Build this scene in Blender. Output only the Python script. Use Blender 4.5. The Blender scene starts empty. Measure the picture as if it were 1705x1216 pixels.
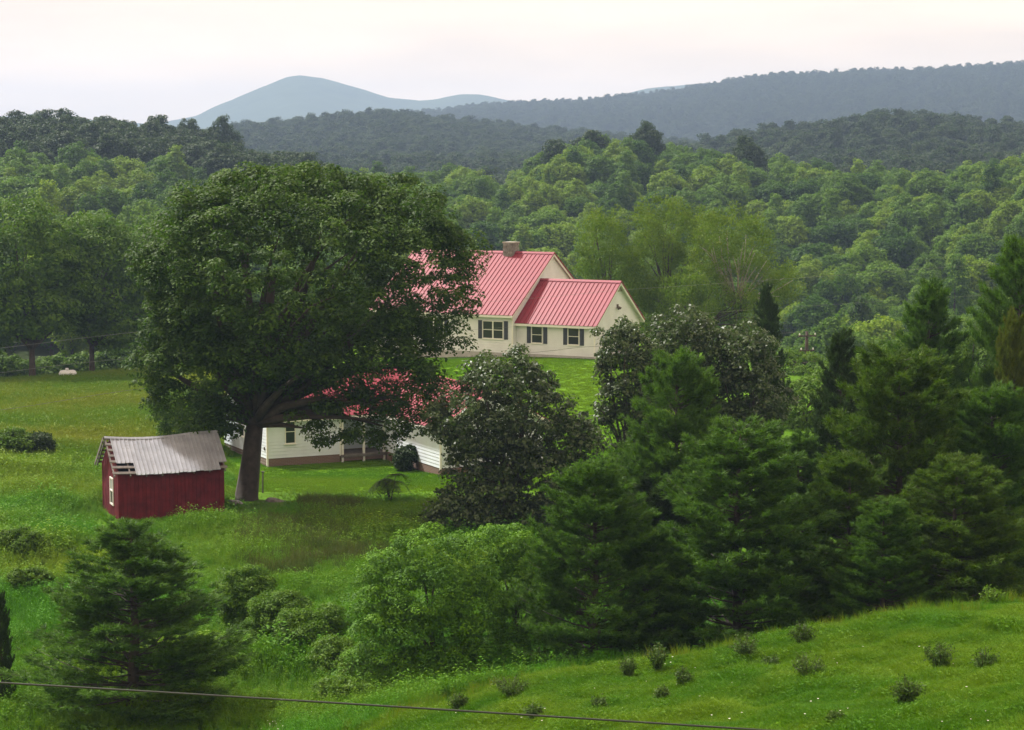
import bpy, math, random
import numpy as np
from mathutils import Matrix, Vector

# ------------------------------------------------------------------ camera, sky, sun, exposure
scene = bpy.context.scene
C = scene.collection
F, CX, CY, HZ = 3400.0, 852.5, 608.0, 280.0        # focal length, centre and horizon row in photograph pixels
CAM = np.array([0.0, 0.0, 16.0])
PITCH = math.atan((CY - HZ) / F)
cd = bpy.data.cameras.new("camera"); cam = bpy.data.objects.new("camera", cd); C.objects.link(cam)
cam.location = CAM; cam.rotation_euler = (math.pi / 2 - PITCH, 0, 0)
cd.sensor_width = 36; cd.lens = F / 1705 * 36; cd.clip_start = 0.5; cd.clip_end = 40000
scene.camera = cam
SUN_EL, SUN_AZ = math.radians(52), math.radians(-52)   # azimuth from +Y towards +X: the sun stands left, a little behind the houses
sun_dir = Vector((math.sin(SUN_AZ) * math.cos(SUN_EL), math.cos(SUN_AZ) * math.cos(SUN_EL), math.sin(SUN_EL)))
w = bpy.data.worlds.new("World"); scene.world = w; w.use_nodes = True
nt = w.node_tree; nt.nodes.clear()
out = nt.nodes.new("ShaderNodeOutputWorld"); bg = nt.nodes.new("ShaderNodeBackground")
sky = nt.nodes.new("ShaderNodeTexSky"); sky.sky_type = 'NISHITA'; sky.sun_disc = False
sky.sun_elevation = SUN_EL; sky.sun_rotation = SUN_AZ; sky.dust_density = 2.0
tc = nt.nodes.new("ShaderNodeTexCoord"); mp = nt.nodes.new("ShaderNodeMapping"); mp.inputs['Scale'].default_value = (3, 3, 16)
ns = nt.nodes.new("ShaderNodeTexNoise"); ns.inputs['Scale'].default_value = 1.6; ns.inputs['Detail'].default_value = 6
cr = nt.nodes.new("ShaderNodeValToRGB")
cr.color_ramp.elements[0].position = .28; cr.color_ramp.elements[0].color = (8.4, 6.7, 5.2, 1)
cr.color_ramp.elements[1].position = .62; cr.color_ramp.elements[1].color = (11.1, 8.6, 6.3, 1)
mx = nt.nodes.new("ShaderNodeMix"); mx.data_type = 'RGBA'; mx.inputs[0].default_value = .94
nt.links.new(tc.outputs['Generated'], mp.inputs[0]); nt.links.new(mp.outputs[0], ns.inputs['Vector'])
nt.links.new(ns.outputs['Fac'], cr.inputs[0]); nt.links.new(sky.outputs[0], mx.inputs[6]); nt.links.new(cr.outputs[0], mx.inputs[7])
nt.links.new(mx.outputs[2], bg.inputs[0]); bg.inputs[1].default_value = 0.1; nt.links.new(bg.outputs[0], out.inputs[0])
sl = bpy.data.lights.new("sun", 'SUN'); so = bpy.data.objects.new("sun", sl); C.objects.link(so)
sl.energy = 5.0; sl.angle = math.radians(5); sl.color = (1, .955, .89)
so.rotation_euler = (-sun_dir).to_track_quat('-Z', 'Y').to_euler()
scene.view_settings.view_transform = 'Standard'; scene.view_settings.look = 'None'
scene.view_settings.exposure = 0.56; scene.view_settings.gamma = 1.0; scene.view_settings.use_curve_mapping = False
scene.render.engine = 'CYCLES'
cy = scene.cycles
cy.use_denoising = True; cy.max_bounces = 5; cy.diffuse_bounces = 3; cy.glossy_bounces = 2; cy.transmission_bounces = 3
cy.volume_bounces = 0; cy.transparent_max_bounces = 6; cy.use_adaptive_sampling = True; cy.adaptive_threshold = 0.02
cy.sample_clamp_indirect = 12

# ------------------------------------------------------------------ helpers
cp_, sp_ = math.cos(PITCH), math.sin(PITCH)
def at(px, py, Y):
    """world point seen at photograph pixel (px, py) at depth Y metres"""
    a, b = (px - CX) / F, -(py - CY) / F
    d = np.array([a, cp_ + b * sp_, -sp_ + b * cp_])
    return CAM + d / d[1] * Y
def px_of(x, y): return CX + F * x / np.maximum(y, 1e-3) / 1.0046

def tagk(o, label=None, cat=None, group=None, kind=None):
    if label: o['label'] = label
    if cat: o['category'] = cat
    if group: o['group'] = group
    if kind: o['kind'] = kind
    return o
def mesh_np(name, v, f, mats=(), smooth=False, tint=None):
    """v (n,3); f: (m,3) or (m,4) array"""
    v = np.asarray(v, np.float32); f = np.asarray(f, np.int32); k = f.shape[1]; m = len(f)
    me = bpy.data.meshes.new(name)
    me.vertices.add(len(v)); me.vertices.foreach_set('co', v.ravel())
    me.loops.add(m * k); me.loops.foreach_set('vertex_index', f.ravel())
    me.polygons.add(m); me.polygons.foreach_set('loop_start', np.arange(0, m * k, k, dtype=np.int32))
    if smooth: me.polygons.foreach_set('use_smooth', np.ones(m, bool))
    if tint is not None:
        a = me.attributes.new('tint', 'FLOAT', 'POINT'); a.data.foreach_set('value', np.asarray(tint, np.float32))
    me.update(calc_edges=True)
    for x in (mats if isinstance(mats, (list, tuple)) else [mats]): me.materials.append(x)
    return me
def obj(name, me, parent=None, loc=None, rot=None, scale=None):
    o = bpy.data.objects.new(name, me); C.objects.link(o)
    if parent is not None: o.parent = parent
    if loc is not None: o.location = loc
    if rot is not None: o.rotation_euler = rot
    if scale is not None: o.scale = scale
    return o
def empty(name, loc, rz=0): return obj(name, None, None, loc, (0, 0, rz))

class MB:
    """collects boxes, prisms and tubes into one mesh"""
    def __init__(s): s.v = []; s.f = []
    def add(s, vs, fs):
        b = len(s.v); s.v += [tuple(map(float, q)) for q in vs]; s.f += [tuple(b + i for i in q) for q in fs]; return s
    def box(s, x0, x1, y0, y1, z0, z1):
        return s.add([(x0,y0,z0),(x1,y0,z0),(x1,y1,z0),(x0,y1,z0),(x0,y0,z1),(x1,y0,z1),(x1,y1,z1),(x0,y1,z1)],
                     [(0,3,2,1),(4,5,6,7),(0,1,5,4),(1,2,6,5),(2,3,7,6),(3,0,4,7)])
    def hexa(s, p):
        return s.add(p, [(0,3,2,1),(4,5,6,7),(0,1,5,4),(1,2,6,5),(2,3,7,6),(3,0,4,7)])
    def beam(s, a, b, w, h, up=(0,0,1)):
        a = Vector(a); b = Vector(b); d = (b - a).normalized(); u = Vector(up); sd = d.cross(u).normalized() * w / 2; u = sd.cross(d).normalized() * h / 2
        return s.hexa([a-sd-u, a+sd-u, b+sd-u, b-sd-u, a-sd+u, a+sd+u, b+sd+u, b-sd+u])
    def tube(s, pts, rad, n=8, cap=True):
        pts = [Vector(p) for p in pts]; b = len(s.v)
        for i, p in enumerate(pts):
            d = (pts[min(i+1, len(pts)-1)] - pts[max(i-1, 0)]).normalized()
            a = d.cross(Vector((0, 0, 1)))
            if a.length < .05: a = d.cross(Vector((0, 1, 0)))
            a.normalize(); c = d.cross(a); r = rad[i] if hasattr(rad, '__len__') else rad
            for k in range(n):
                t = 2 * math.pi * k / n; s.v.append(tuple(p + a * math.cos(t) * r + c * math.sin(t) * r))
        for i in range(len(pts) - 1):
            for k in range(n): s.f.append((b+i*n+k, b+i*n+(k+1) % n, b+(i+1)*n+(k+1) % n, b+(i+1)*n+k))
        if cap: s.f.append(tuple(b+k for k in range(n))[::-1]); s.f.append(tuple(b+(len(pts)-1)*n+k for k in range(n)))
        return s
    def mesh(s, name, mat, smooth=False):
        me = bpy.data.meshes.new(name); me.from_pydata(s.v, [], s.f); me.update()
        if smooth: me.polygons.foreach_set('use_smooth', np.ones(len(me.polygons), bool))
        me.materials.append(mat); return me
    def build(s, name, mat, parent=None, smooth=False, loc=None): return obj(name, s.mesh(name, mat, smooth), parent, loc)

# ------------------------------------------------------------------ materials
def mat(name):
    m = bpy.data.materials.new(name); m.use_nodes = True; n = m.node_tree; n.nodes.clear()
    o = n.nodes.new('ShaderNodeOutputMaterial'); return m, n, o
def L(n, a, b): n.links.new(a, b)
def noise(n, scale, detail=4, coord='Object', vec=None, rough=.55):
    t = n.nodes.new('ShaderNodeTexNoise'); t.inputs['Scale'].default_value = scale; t.inputs['Detail'].default_value = detail; t.inputs['Roughness'].default_value = rough
    if vec is None:
        c = n.nodes.new('ShaderNodeTexCoord'); vec = c.outputs[coord]
    L(n, vec, t.inputs['Vector']); return t.outputs['Fac']
def ramp(n, fac, stops):
    r = n.nodes.new('ShaderNodeValToRGB'); e = r.color_ramp.elements
    while len(e) < len(stops): e.new(.5)
    for i, (p, c) in enumerate(stops): e[i].position = p; e[i].color = (*c, 1)
    L(n, fac, r.inputs[0]); return r.outputs[0]
def mixc(n, fac, a, b, mode='MIX'):
    m = n.nodes.new('ShaderNodeMix'); m.data_type = 'RGBA'; m.blend_type = mode
    for s, x in ((m.inputs[0], fac), (m.inputs[6], a), (m.inputs[7], b)):
        if hasattr(x, 'links'): L(n, x, s)
        elif isinstance(x, (int, float)): s.default_value = x
        else: s.default_value = (*x, 1)
    return m.outputs[2]
def mth(n, op, a, b=0.0):
    m = n.nodes.new('ShaderNodeMath'); m.operation = op
    for s, x in ((m.inputs[0], a), (m.inputs[1], b)):
        if hasattr(x, 'links'): L(n, x, s)
        else: s.default_value = x
    return m.outputs[0]
def bump(n, h, strength, dist):
    b = n.nodes.new('ShaderNodeBump'); b.inputs['Strength'].default_value = strength; b.inputs['Distance'].default_value = dist
    L(n, h, b.inputs['Height']); return b.outputs[0]
def principled(n, o, col, rough=.6, metal=0, nrm=None, spec=.5):
    p = n.nodes.new('ShaderNodeBsdfPrincipled')
    if hasattr(col, 'links'): L(n, col, p.inputs['Base Color'])
    else: p.inputs['Base Color'].default_value = (*col, 1)
    if hasattr(rough, 'links'): L(n, rough, p.inputs['Roughness'])
    else: p.inputs['Roughness'].default_value = rough
    p.inputs['Metallic'].default_value = metal; p.inputs['Specular IOR Level'].default_value = spec
    if nrm is not None: L(n, nrm, p.inputs['Normal'])
    if o is not None: L(n, p.outputs[0], o.inputs['Surface'])
    return p
def plain(name, col, rough=.6, metal=0, var=.18, scale=3, bumps=0, bscale=20, spec=.5):
    m, n, o = mat(name); a = noise(n, scale, 5)
    dark = tuple(c * (1 - var) for c in col); lite = tuple(min(1, c * (1 + var)) for c in col)
    c = ramp(n, a, [(.3, dark), (.7, lite)])
    oi = n.nodes.new('ShaderNodeObjectInfo')
    c = mixc(n, mth(n, 'MULTIPLY', oi.outputs['Random'], var * .8), c, tuple(q * .5 for q in col))
    nr = bump(n, noise(n, bscale, 4), bumps, .02) if bumps else None
    principled(n, o, c, rough, metal, nr, spec); return m
def leaf_mat(name, dark, lite, rough=.6, trans=.35, spec=.16, rnd=.5, yellow=None):
    """two greens chosen leaf by leaf (attribute tint) and tree by tree (object random)"""
    m, n, o = mat(name)
    at_ = n.nodes.new('ShaderNodeAttribute'); at_.attribute_name = 'tint'
    oi = n.nodes.new('ShaderNodeObjectInfo')
    f = mth(n, 'ADD', mth(n, 'MULTIPLY', at_.outputs['Fac'], 1 - rnd), mth(n, 'MULTIPLY', oi.outputs['Random'], rnd))
    c = ramp(n, f, [(.1, dark), (.9, lite)])
    if yellow:
        r2 = mth(n, 'FRACT', mth(n, 'MULTIPLY', oi.outputs['Random'], 7.31))
        c = mixc(n, mth(n, 'MULTIPLY', mth(n, 'GREATER_THAN', r2, .72), .75), c, yellow)
    p = principled(n, None, c, rough, 0, None, spec)
    t = n.nodes.new('ShaderNodeBsdfTranslucent'); L(n, mixc(n, .22, c, (.15, .36, .01)), t.inputs[0])
    ms = n.nodes.new('ShaderNodeMixShader'); ms.inputs[0].default_value = trans
    L(n, p.outputs[0], ms.inputs[1]); L(n, t.outputs[0], ms.inputs[2]); L(n, ms.outputs[0], o.inputs['Surface']); return m
def tone_mat(name, a, b, rough=.6, trans=.3):
    """scattered grass: tone comes from the point it grows on"""
    m, n, o = mat(name)
    q = n.nodes.new('ShaderNodeAttribute'); q.attribute_type = 'INSTANCER'; q.attribute_name = 'tone'
    t0 = n.nodes.new('ShaderNodeAttribute'); t0.attribute_name = 'tint'
    c = ramp(n, q.outputs['Fac'], [(0, a), (1, b)])
    c = mixc(n, mth(n, 'MULTIPLY', t0.outputs['Fac'], .18), c, tuple(x * .5 for x in a))
    p = principled(n, None, c, rough, 0, None, .12)
    t = n.nodes.new('ShaderNodeBsdfTranslucent'); L(n, c, t.inputs[0])
    ms = n.nodes.new('ShaderNodeMixShader'); ms.inputs[0].default_value = trans
    L(n, p.outputs[0], ms.inputs[1]); L(n, t.outputs[0], ms.inputs[2]); L(n, ms.outputs[0], o.inputs['Surface']); return m

M = {}
M['red_roof'] = plain('red_roof', (.235, .036, .055), .50, 0, .14, .5, spec=.20)
M['red_roof_dark'] = plain('red_seam', (.25, .02, .03), .5, 0, .1)
M['cream'] = plain('cream_siding', (.72, .725, .74), .6, 0, .08, 1.2)
M['white'] = plain('white_siding', (.70, .76, .84), .55, 0, .07, 1.2)
M['trim'] = plain('white_trim', (.78, .76, .72), .5, 0, .04)
M['concrete'] = plain('concrete', (.42, .41, .38), .85, 0, .15, 4)
M['shutter'] = plain('shutter_blue', (.030, .036, .058), .5, 0, .15)
M['black'] = plain('interior_shade', (.012, .012, .018), .7, 0, .1)
M['rust'] = plain('fixture', (.10, .075, .06), .6)
M['stone'] = plain('chimney_stone', (.215, .20, .185), .9, 0, .45, 5, .5, 14)
M['cap'] = plain('chimney_cap', (.36, .33, .29), .85)
M['barn_red'] = plain('barn_red', (.115, .014, .021), .8, 0, .36, 2.2, .25, 30, .15)
M['grey_wood'] = plain('grey_wood', (.17, .15, .14), .9, 0, .35, 5)
M['bark'] = plain('bark', (.060, .048, .040), .95, 0, .4, 3, .8, 9)
M['pale_bark'] = plain('pale_bark', (.30, .27, .22), .9, 0, .3, 4)
M['pine_bark'] = plain('pine_bark', (.050, .040, .034), .95, 0, .35, 3)
M['pole'] = plain('pole_wood', (.06, .042, .034), .9, 0, .3)
M['cable'] = plain('cable', (.10, .10, .10), .6)
M['pale_cable'] = plain('pale_cable', (.20, .21, .20), .6)
M['porcelain'] = plain('porcelain', (.75, .74, .72), .3)
M['tank'] = plain('tank_white', (.72, .73, .74), .4, 0, .06)
def m_glass():
    m, n, o = mat('window_glass'); principled(n, o, (.018, .020, .030), .08, 0, None, .6); return m
M['glass'] = m_glass()
def m_brick():
    m, n, o = mat('foundation_brick')
    c = n.nodes.new('ShaderNodeTexCoord'); mp_ = n.nodes.new('ShaderNodeMapping'); mp_.inputs['Rotation'].default_value = (math.pi/2, 0, 0); L(n, c.outputs['Object'], mp_.inputs[0])
    b = n.nodes.new('ShaderNodeTexBrick'); b.inputs['Scale'].default_value = 1; b.inputs['Brick Width'].default_value = .23; b.inputs['Row Height'].default_value = .08; b.inputs['Mortar Size'].default_value = .008
    b.inputs['Color1'].default_value = (.20, .09, .06, 1); b.inputs['Color2'].default_value = (.15, .075, .055, 1); b.inputs['Mortar'].default_value = (.28, .25, .22, 1)
    L(n, mp_.outputs[0], b.inputs['Vector'])
    principled(n, o, mixc(n, noise(n, 2), b.outputs['Color'], (.16, .12, .10)), .9); return m
M['brick'] = m_brick()
def m_tin():
    m, n, o = mat('galvanised_tin')
    a = noise(n, 1.3, 5); b = noise(n, 9, 5)
    c = ramp(n, a, [(.25, (.27, .28, .32)), (.75, (.42, .43, .48))])
    c = mixc(n, ramp(n, b, [(.55, (0, 0, 0)), (.75, (.5, .5, .5))]), c, (.22, .18, .17))
    principled(n, o, c, .5, .2, bump(n, a, .3, .02)); return m
M['tin'] = m_tin()

def m_ground():
    m, n, o = mat('ground_turf')
    zc = n.nodes.new('ShaderNodeAttribute'); zc.attribute_name = 'zone'      # kind of ground cover at this place
    ge = n.nodes.new('ShaderNodeNewGeometry'); P = ge.outputs['Position']
    big = noise(n, .12, 5, vec=P); mid = noise(n, .9, 5, vec=P); fine = noise(n, 7, 4, vec=P)
    sh = n.nodes.new('ShaderNodeSeparateColor'); L(n, zc.outputs['Color'], sh.inputs[0])
    meadow = ramp(n, mid, [(.25, (.050, .130, .006)), (.75, (.100, .205, .010))])
    dry = ramp(n, big, [(.3, (.150, .200, .010)), (.7, (.105, .205, .008))])
    dry = mixc(n, ramp(n, mid, [(.4, (0, 0, 0)), (.8, (.5, .5, .5))]), dry, (.18, .175, .025))
    lawn = ramp(n, mid, [(.2, (.080, .195, .005)), (.8, (.140, .270, .009))])
    past = ramp(n, mid, [(.25, (.050, .140, .004)), (.75, (.105, .225, .008))])
    c = mixc(n, sh.outputs[0], meadow, dry); c = mixc(n, sh.outputs[1], c, lawn); c = mixc(n, sh.outputs[2], c, past)
    al = zc.outputs['Alpha']
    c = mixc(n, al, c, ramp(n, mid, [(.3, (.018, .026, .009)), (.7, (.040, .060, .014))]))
    c = mixc(n, mth(n, 'MULTIPLY', fine, .35), c, (.03, .05, .012))
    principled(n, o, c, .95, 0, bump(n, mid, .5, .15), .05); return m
M['ground'] = m_ground()
def m_mount():
    m, n, o = mat('mountain_wood'); a = noise(n, .02, 6); b = noise(n, .004, 4)
    c = mixc(n, b, ramp(n, a, [(.3, (.02, .035, .014)), (.7, (.055, .085, .03))]), (.04, .06, .022))
    principled(n, o, c, 1, 0, bump(n, a, .6, 8), .1); return m
M['mountain'] = m_mount()

M['leaf_oak'] = leaf_mat('leaf_oak', (.022, .055, .006), (.070, .130, .014), .6, .30, rnd=0)
M['leaf_glossy'] = leaf_mat('leaf_glossy', (.030, .052, .016), (.076, .118, .032), .44, .24, .45, rnd=.1)
M['leaf_bright'] = leaf_mat('leaf_bright', (.034, .112, .003), (.118, .262, .006), .6, .2, rnd=.1)
M['leaf_left'] = leaf_mat('leaf_left', (.042, .100, .007), (.105, .190, .014), .6, .35, rnd=.2)
M['leaf_feather'] = leaf_mat('leaf_feather', (.066, .125, .006), (.150, .225, .010), .6, .40, rnd=.2)
M['leaf_wood'] = leaf_mat('leaf_wood', (.026, .074, .006), (.115, .215, .012), .6, .38, rnd=.68, yellow=(.170, .265, .010))
M['leaf_far'] = leaf_mat('leaf_far', (.014, .028, .012), (.038, .060, .018), .7, .25, rnd=.6)
M['leaf_dark'] = leaf_mat('leaf_dark', (.014, .032, .008), (.036, .066, .014), .6, .2, rnd=.2)
M['needle'] = leaf_mat('needle', (.028, .076, .010), (.090, .180, .022), .6, .34, rnd=.25)
M['needle_olive'] = leaf_mat('needle_olive', (.030, .068, .007), (.085, .145, .014), .6, .32, rnd=.2)
M['needle_dark'] = leaf_mat('needle_dark', (.016, .036, .010), (.040, .070, .018), .6, .2, rnd=.2)
M['needle_yellow'] = leaf_mat('needle_yellow', (.060, .080, .010), (.110, .130, .016), .55, .3, rnd=.2)
M['leaf_weed'] = leaf_mat('leaf_weed', (.034, .075, .012), (.085, .145, .022), .6, .25, rnd=.3)
M['leaf_shrub'] = leaf_mat('leaf_shrub', (.055, .135, .008), (.135, .245, .014), .55, .35, rnd=.3)
M['herb'] = tone_mat('herb', (.075, .240, .010), (.185, .285, .016))
M['dry_grass'] = tone_mat('dry_grass', (.100, .215, .009), (.205, .245, .018))
M['short_grass'] = tone_mat('short_grass', (.068, .200, .005), (.150, .265, .010), trans=.35)
M['tall_brown'] = tone_mat('tall_brown', (.060, .115, .016), (.120, .130, .035))
M['petal'] = plain('petal', (.75, .72, .62), .6)

# ------------------------------------------------------------------ terrain
COLS = np.array([-400, 0, 250, 450, 650, 850, 950, 1050, 1300, 1500, 1705, 2100.])
T = [  # distance, then ground height in each column of view
 (1,    -.6, -.6, -.5, -.3, -.3, 0, 0, 0, 0, 0, .5, .6),
 (60,   -.6, -.6, -.5, -.3, -.3, 0, 0, 0, 0, 0, .5, .6),
 (75,   .1, .1, .1, .2, .2, .2, .2, .3, .3, .5, 1, 1),
 (89,   .7, .7, .7, .8, .6, .5, .5, .5, .6, 1, 1.5, 1.5),
 (100,  .6, .6, .5, .4, .2, .2, .2, .3, .8, 1.2, 1.8, 2),
 (113,  .4, .4, 0, -.6, -.7, -.4, 0, .2, 1, 1.5, 2, 2),
 (128,  0, 0, -.3, -.6, -.5, .7, 1.0, 1.2, 1.2, 1.3, 2, 2),
 (145,  -.6, -.6, -.6, 0, 1.9, 2.25, 2.3, 2.3, 1.5, 1, 1.5, 1.5),
 (170,  -1.4, -1.4, -1, .2, 2.0, 2.2, 2.3, 2, 0, -1, 0, 0),
 (200,  -5, -5, -5, -3, -2, -3, -4, -5, -6, -7, -6, -6),
 (250,  -8, -8, -8, -8, -11, -13, -14, -15, -16, -16, -14, -14),
 (300,  -5, -5, -5, -8, -11, -14, -16, -17, -18, -17, -14, -12),
 (350,  1, 1, 0, -4, -7, -9, -10, -11, -11, -11, -8, -6),
 (400,  6, 6, 5, 1, -2, -2, -1, -2, -4, -4, 0, 2),
 (450,  11, 10, 9, 4, 2, 2, 8, 8, 3, 2, 5, 6),
 (500,  15, 14, 13, 5, 2, 3, 11, 11, 5, 3, 6, 8),
 (560,  6, 6, 5, 0, -3, 0, 4, 5, 2, 0, 2, 2),
 (700,  0, 0, 0, -2, 0, 0, 0, 0, 4, 8, 8, 8),
 (850,  5, 5, 5, 6, 6, 6, 7, 8, 18, 24, 18, 16),
 (950,  6, 6, 6, 8, 8, 8, 9, 10, 21, 27, 22, 18),
 (1100, 6, 6, 8, 14, 18, 14, 13, 12, 10, 12, 14, 10),
 (1400, 8, 8, 18, 34, 41, 32, 28, 24, 10, 10, 10, 10),
 (1800, 0, 0, 0, 8, 10, 10, 10, 10, 10, 10, 10, 10),
 (2300, 0, 0, 5, 28, 44, 56, 60, 66, 78, 82, 86, 80),
 (2800, 10, 10, 18, 54, 74, 89, 92, 99, 127, 131, 138, 134),
 (3200, 0, 0, 0, 20, 30, 30, 35, 40, 50, 60, 60, 60),
 (3900, 0, 0, 0, 0, 0, 0, 0, 0, 0, 0, 0, 0),
 (14000, 0, 0, 0, 0, 0, 0, 0, 0, 0, 0, 0, 0)]
T = np.array(T, float); TD, TZ = np.log(T[:, 0]), T[:, 1:]
def herm(xs, ys, x):
    """monotone-ish cubic through the rows; ys (n, ...) sampled along axis 0, x (m,)"""
    i = np.clip(np.searchsorted(xs, x) - 1, 0, len(xs) - 2)
    d = (ys[1:] - ys[:-1]) / (xs[1:] - xs[:-1])[:, None]
    t = np.zeros_like(ys); t[1:-1] = np.where(d[1:] * d[:-1] > 0, 2 * d[1:] * d[:-1] / (d[1:] + d[:-1] + 1e-9), 0)
    h = (xs[i + 1] - xs[i])[:, None]; u = ((x - xs[i])[:, None]) / h
    return (ys[i] * (1 + 2*u) * (1-u)**2 + t[i] * h * u * (1-u)**2 + ys[i+1] * u*u * (3-2*u) + t[i+1] * h * u*u * (u-1))
def vnoise(x, y, s, seed=0):
    """smooth value noise, 0..1"""
    x = x / s; y = y / s; xi = np.floor(x).astype(np.int64); yi = np.floor(y).astype(np.int64); fx = x - xi; fy = y - yi
    fx = fx*fx*(3-2*fx); fy = fy*fy*(3-2*fy)
    def h(a, b):
        n = (a * 374761393 + b * 668265263 + seed * 144665) & 0x7fffffff; n = ((n ^ (n >> 13)) * 1274126177) & 0x7fffffff
        return ((n ^ (n >> 16)) & 0xffff) / 65535.
    return (h(xi, yi)*(1-fx) + h(xi+1, yi)*fx)*(1-fy) + (h(xi, yi+1)*(1-fx) + h(xi+1, yi+1)*fx)*fy
BROW = np.array([(-900, 1800), (0, 1420), (400, 1275), (560, 1226), (700, 1182), (900, 1122), (1100, 1088), (1300, 1055), (1450, 1027), (1600, 1005), (1705, 993), (2100, 960), (2900, 930)], float)
BD = 52.0
_bz = np.array([at(a, b + 26, BD)[2] for a, b in BROW]); _bx = np.array([at(a, b, BD)[0] for a, b in BROW])
def hill_z(x, y):
    zb = np.interp(x, _bx, _bz); t = BD - y
    up = .13 * t + .0011 * t * t
    n = np.minimum(-t, 8); dn = -(.13 * n + .02 * n * n) - np.maximum(-t - 8, 0) * .45
    return zb + np.where(t > 0, up, dn)
def ground_z(x, y):
    x = np.atleast_1d(np.asarray(x, float)); y = np.atleast_1d(np.asarray(y, float))
    r = np.hypot(x, y); px = np.where(y > 1, CX + F * x / np.maximum(y, 1), np.where(x < 0, -400, 2100)); px = np.clip(px, -400, 2100)
    rows = herm(TD, TZ, np.log(np.clip(r, 1.01, 13900)))
    i = np.clip(np.searchsorted(COLS, px) - 1, 0, len(COLS) - 2); u = (px - COLS[i]) / (COLS[i+1] - COLS[i]); u = u*u*(3-2*u)*.5 + u*.5
    k = np.arange(len(px)); v = rows[k, i] * (1-u) + rows[k, i+1] * u
    v = v + (vnoise(x, y, 9, 3) - .5) * .25 * np.clip(r / 60, 0, 1)
    h = hill_z(x, np.minimum(y, 400)); h = np.where(y < 0, hill_z(x, np.zeros_like(y)) , h)
    h = h + ((vnoise(x, y, 2.6, 1) - .5) * .40 + (vnoise(x, y, .9, 2) - .5) * .22) * np.clip(1 - (r - 70) / 20, 0, 1)
    d = np.clip((h - v) / .9, -30, 30)
    return v + .9 * np.logaddexp(0, d)
def gz(x, y): return float(ground_z(x, y)[0])
def on_hill(x, y): return np.clip((hill_z(x, np.minimum(y, 400)) - 0.2 + np.zeros_like(x)) / .6, 0, 1)

def build_ground():
    az = np.radians(np.concatenate([np.arange(-180, -18, 8), np.arange(-18, 18, .14), np.arange(18, 180, 8)]))
    rr = np.concatenate([[.5, 3, 8, 15, 22, 28], np.arange(31, 62, .28), np.arange(62, 190, 1.0), np.geomspace(190, 14000, 120)])
    A, R = np.meshgrid(az, rr); X = R * np.sin(A); Y = R * np.cos(A); s = X.shape
    Z = ground_z(X.ravel(), Y.ravel()).reshape(s)
    n = s[1]; i, j = np.meshgrid(np.arange(s[0]-1), np.arange(n), indexing='ij'); j2 = (j + 1) % n
    f = np.stack([i*n+j, i*n+j2, (i+1)*n+j2, (i+1)*n+j], -1).reshape(-1, 4)[:, ::-1]
    v = np.stack([X, Y, Z], -1).reshape(-1, 3)
    me = mesh_np('ground', v, f, M['ground'], True)
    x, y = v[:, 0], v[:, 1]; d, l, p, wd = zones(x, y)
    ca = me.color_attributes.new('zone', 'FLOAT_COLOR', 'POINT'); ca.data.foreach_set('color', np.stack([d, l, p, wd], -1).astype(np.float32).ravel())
    tagk(obj('ground', me), kind='structure')
def sst(a, b, x): t = np.clip((x - a) / (b - a), 0, 1); return t*t*(3-2*t)
def zones(x, y):
    """dry field, mown lawn, pasture, wood floor: what covers the ground at each place"""
    px = np.where(y > 5, CX + F * x / np.maximum(y, 5), np.where(x < 0, -9e3, 9e3)); wob = (vnoise(x, y, 7, 8) - .5)
    dry = sst(103, 112, y + wob * 14) * sst(480, 300, px) * sst(205, 185, y)
    lawn = sst(95.5, 98, y + wob * 2.5 - np.clip((px-420)/300, 0, 1)*2) * sst(330, 400, px + wob * 60) * sst(1180, 1110, px + wob * 60) * sst(190, 170, y)
    past = np.clip((hill_z(x, np.clip(y, 0, 400)) - .4) / .8, 0, 1) * sst(62, 56, y)
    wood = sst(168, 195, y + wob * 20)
    return dry, lawn, past, wood
build_ground()
def build_mountain():
    prof = np.array([(-900,215),(-300,200),(0,192),(60,190),(110,198),(250,206),(330,190),(400,160),(440,143),(480,128),(505,124),(540,129),(600,148),(650,163),(700,167),(740,160),(800,157),(850,166),(950,176),(1040,158),(1080,148),(1170,137),(1250,150),(1400,168),(1700,180),(2600,200)], float)
    pxs = np.linspace(-900, 2600, 500); D = np.linspace(4000, 6000, 60)
    PX, DD = np.meshgrid(pxs, D); pk = 16 + (HZ - np.interp(PX, prof[:, 0], prof[:, 1])) / F * 5000
    t = np.clip((DD - 4000) / 1000, 0, 1); b = np.clip((6000 - DD) / 1000, 0, 1); s = np.where(DD < 5000, t**1.15, b)
    X = (PX - CX) / F * DD; Z = -6 + (pk + 6) * s
    Z += (vnoise(X.ravel(), DD.ravel(), 60, 5).reshape(X.shape) - .5) * 9 * s + (vnoise(X.ravel(), DD.ravel(), 260, 6).reshape(X.shape) - .5) * 22 * s * (1 - s) * 2
    n = len(pxs); i, j = np.meshgrid(np.arange(59), np.arange(n-1), indexing='ij')
    f = np.stack([i*n+j, i*n+j+1, (i+1)*n+j+1, (i+1)*n+j], -1).reshape(-1, 4)
    tagk(obj('mountain', mesh_np('mountain', np.stack([X, DD, Z], -1).reshape(-1, 3), f, M['mountain'], True)), kind='structure')
build_mountain()

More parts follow.
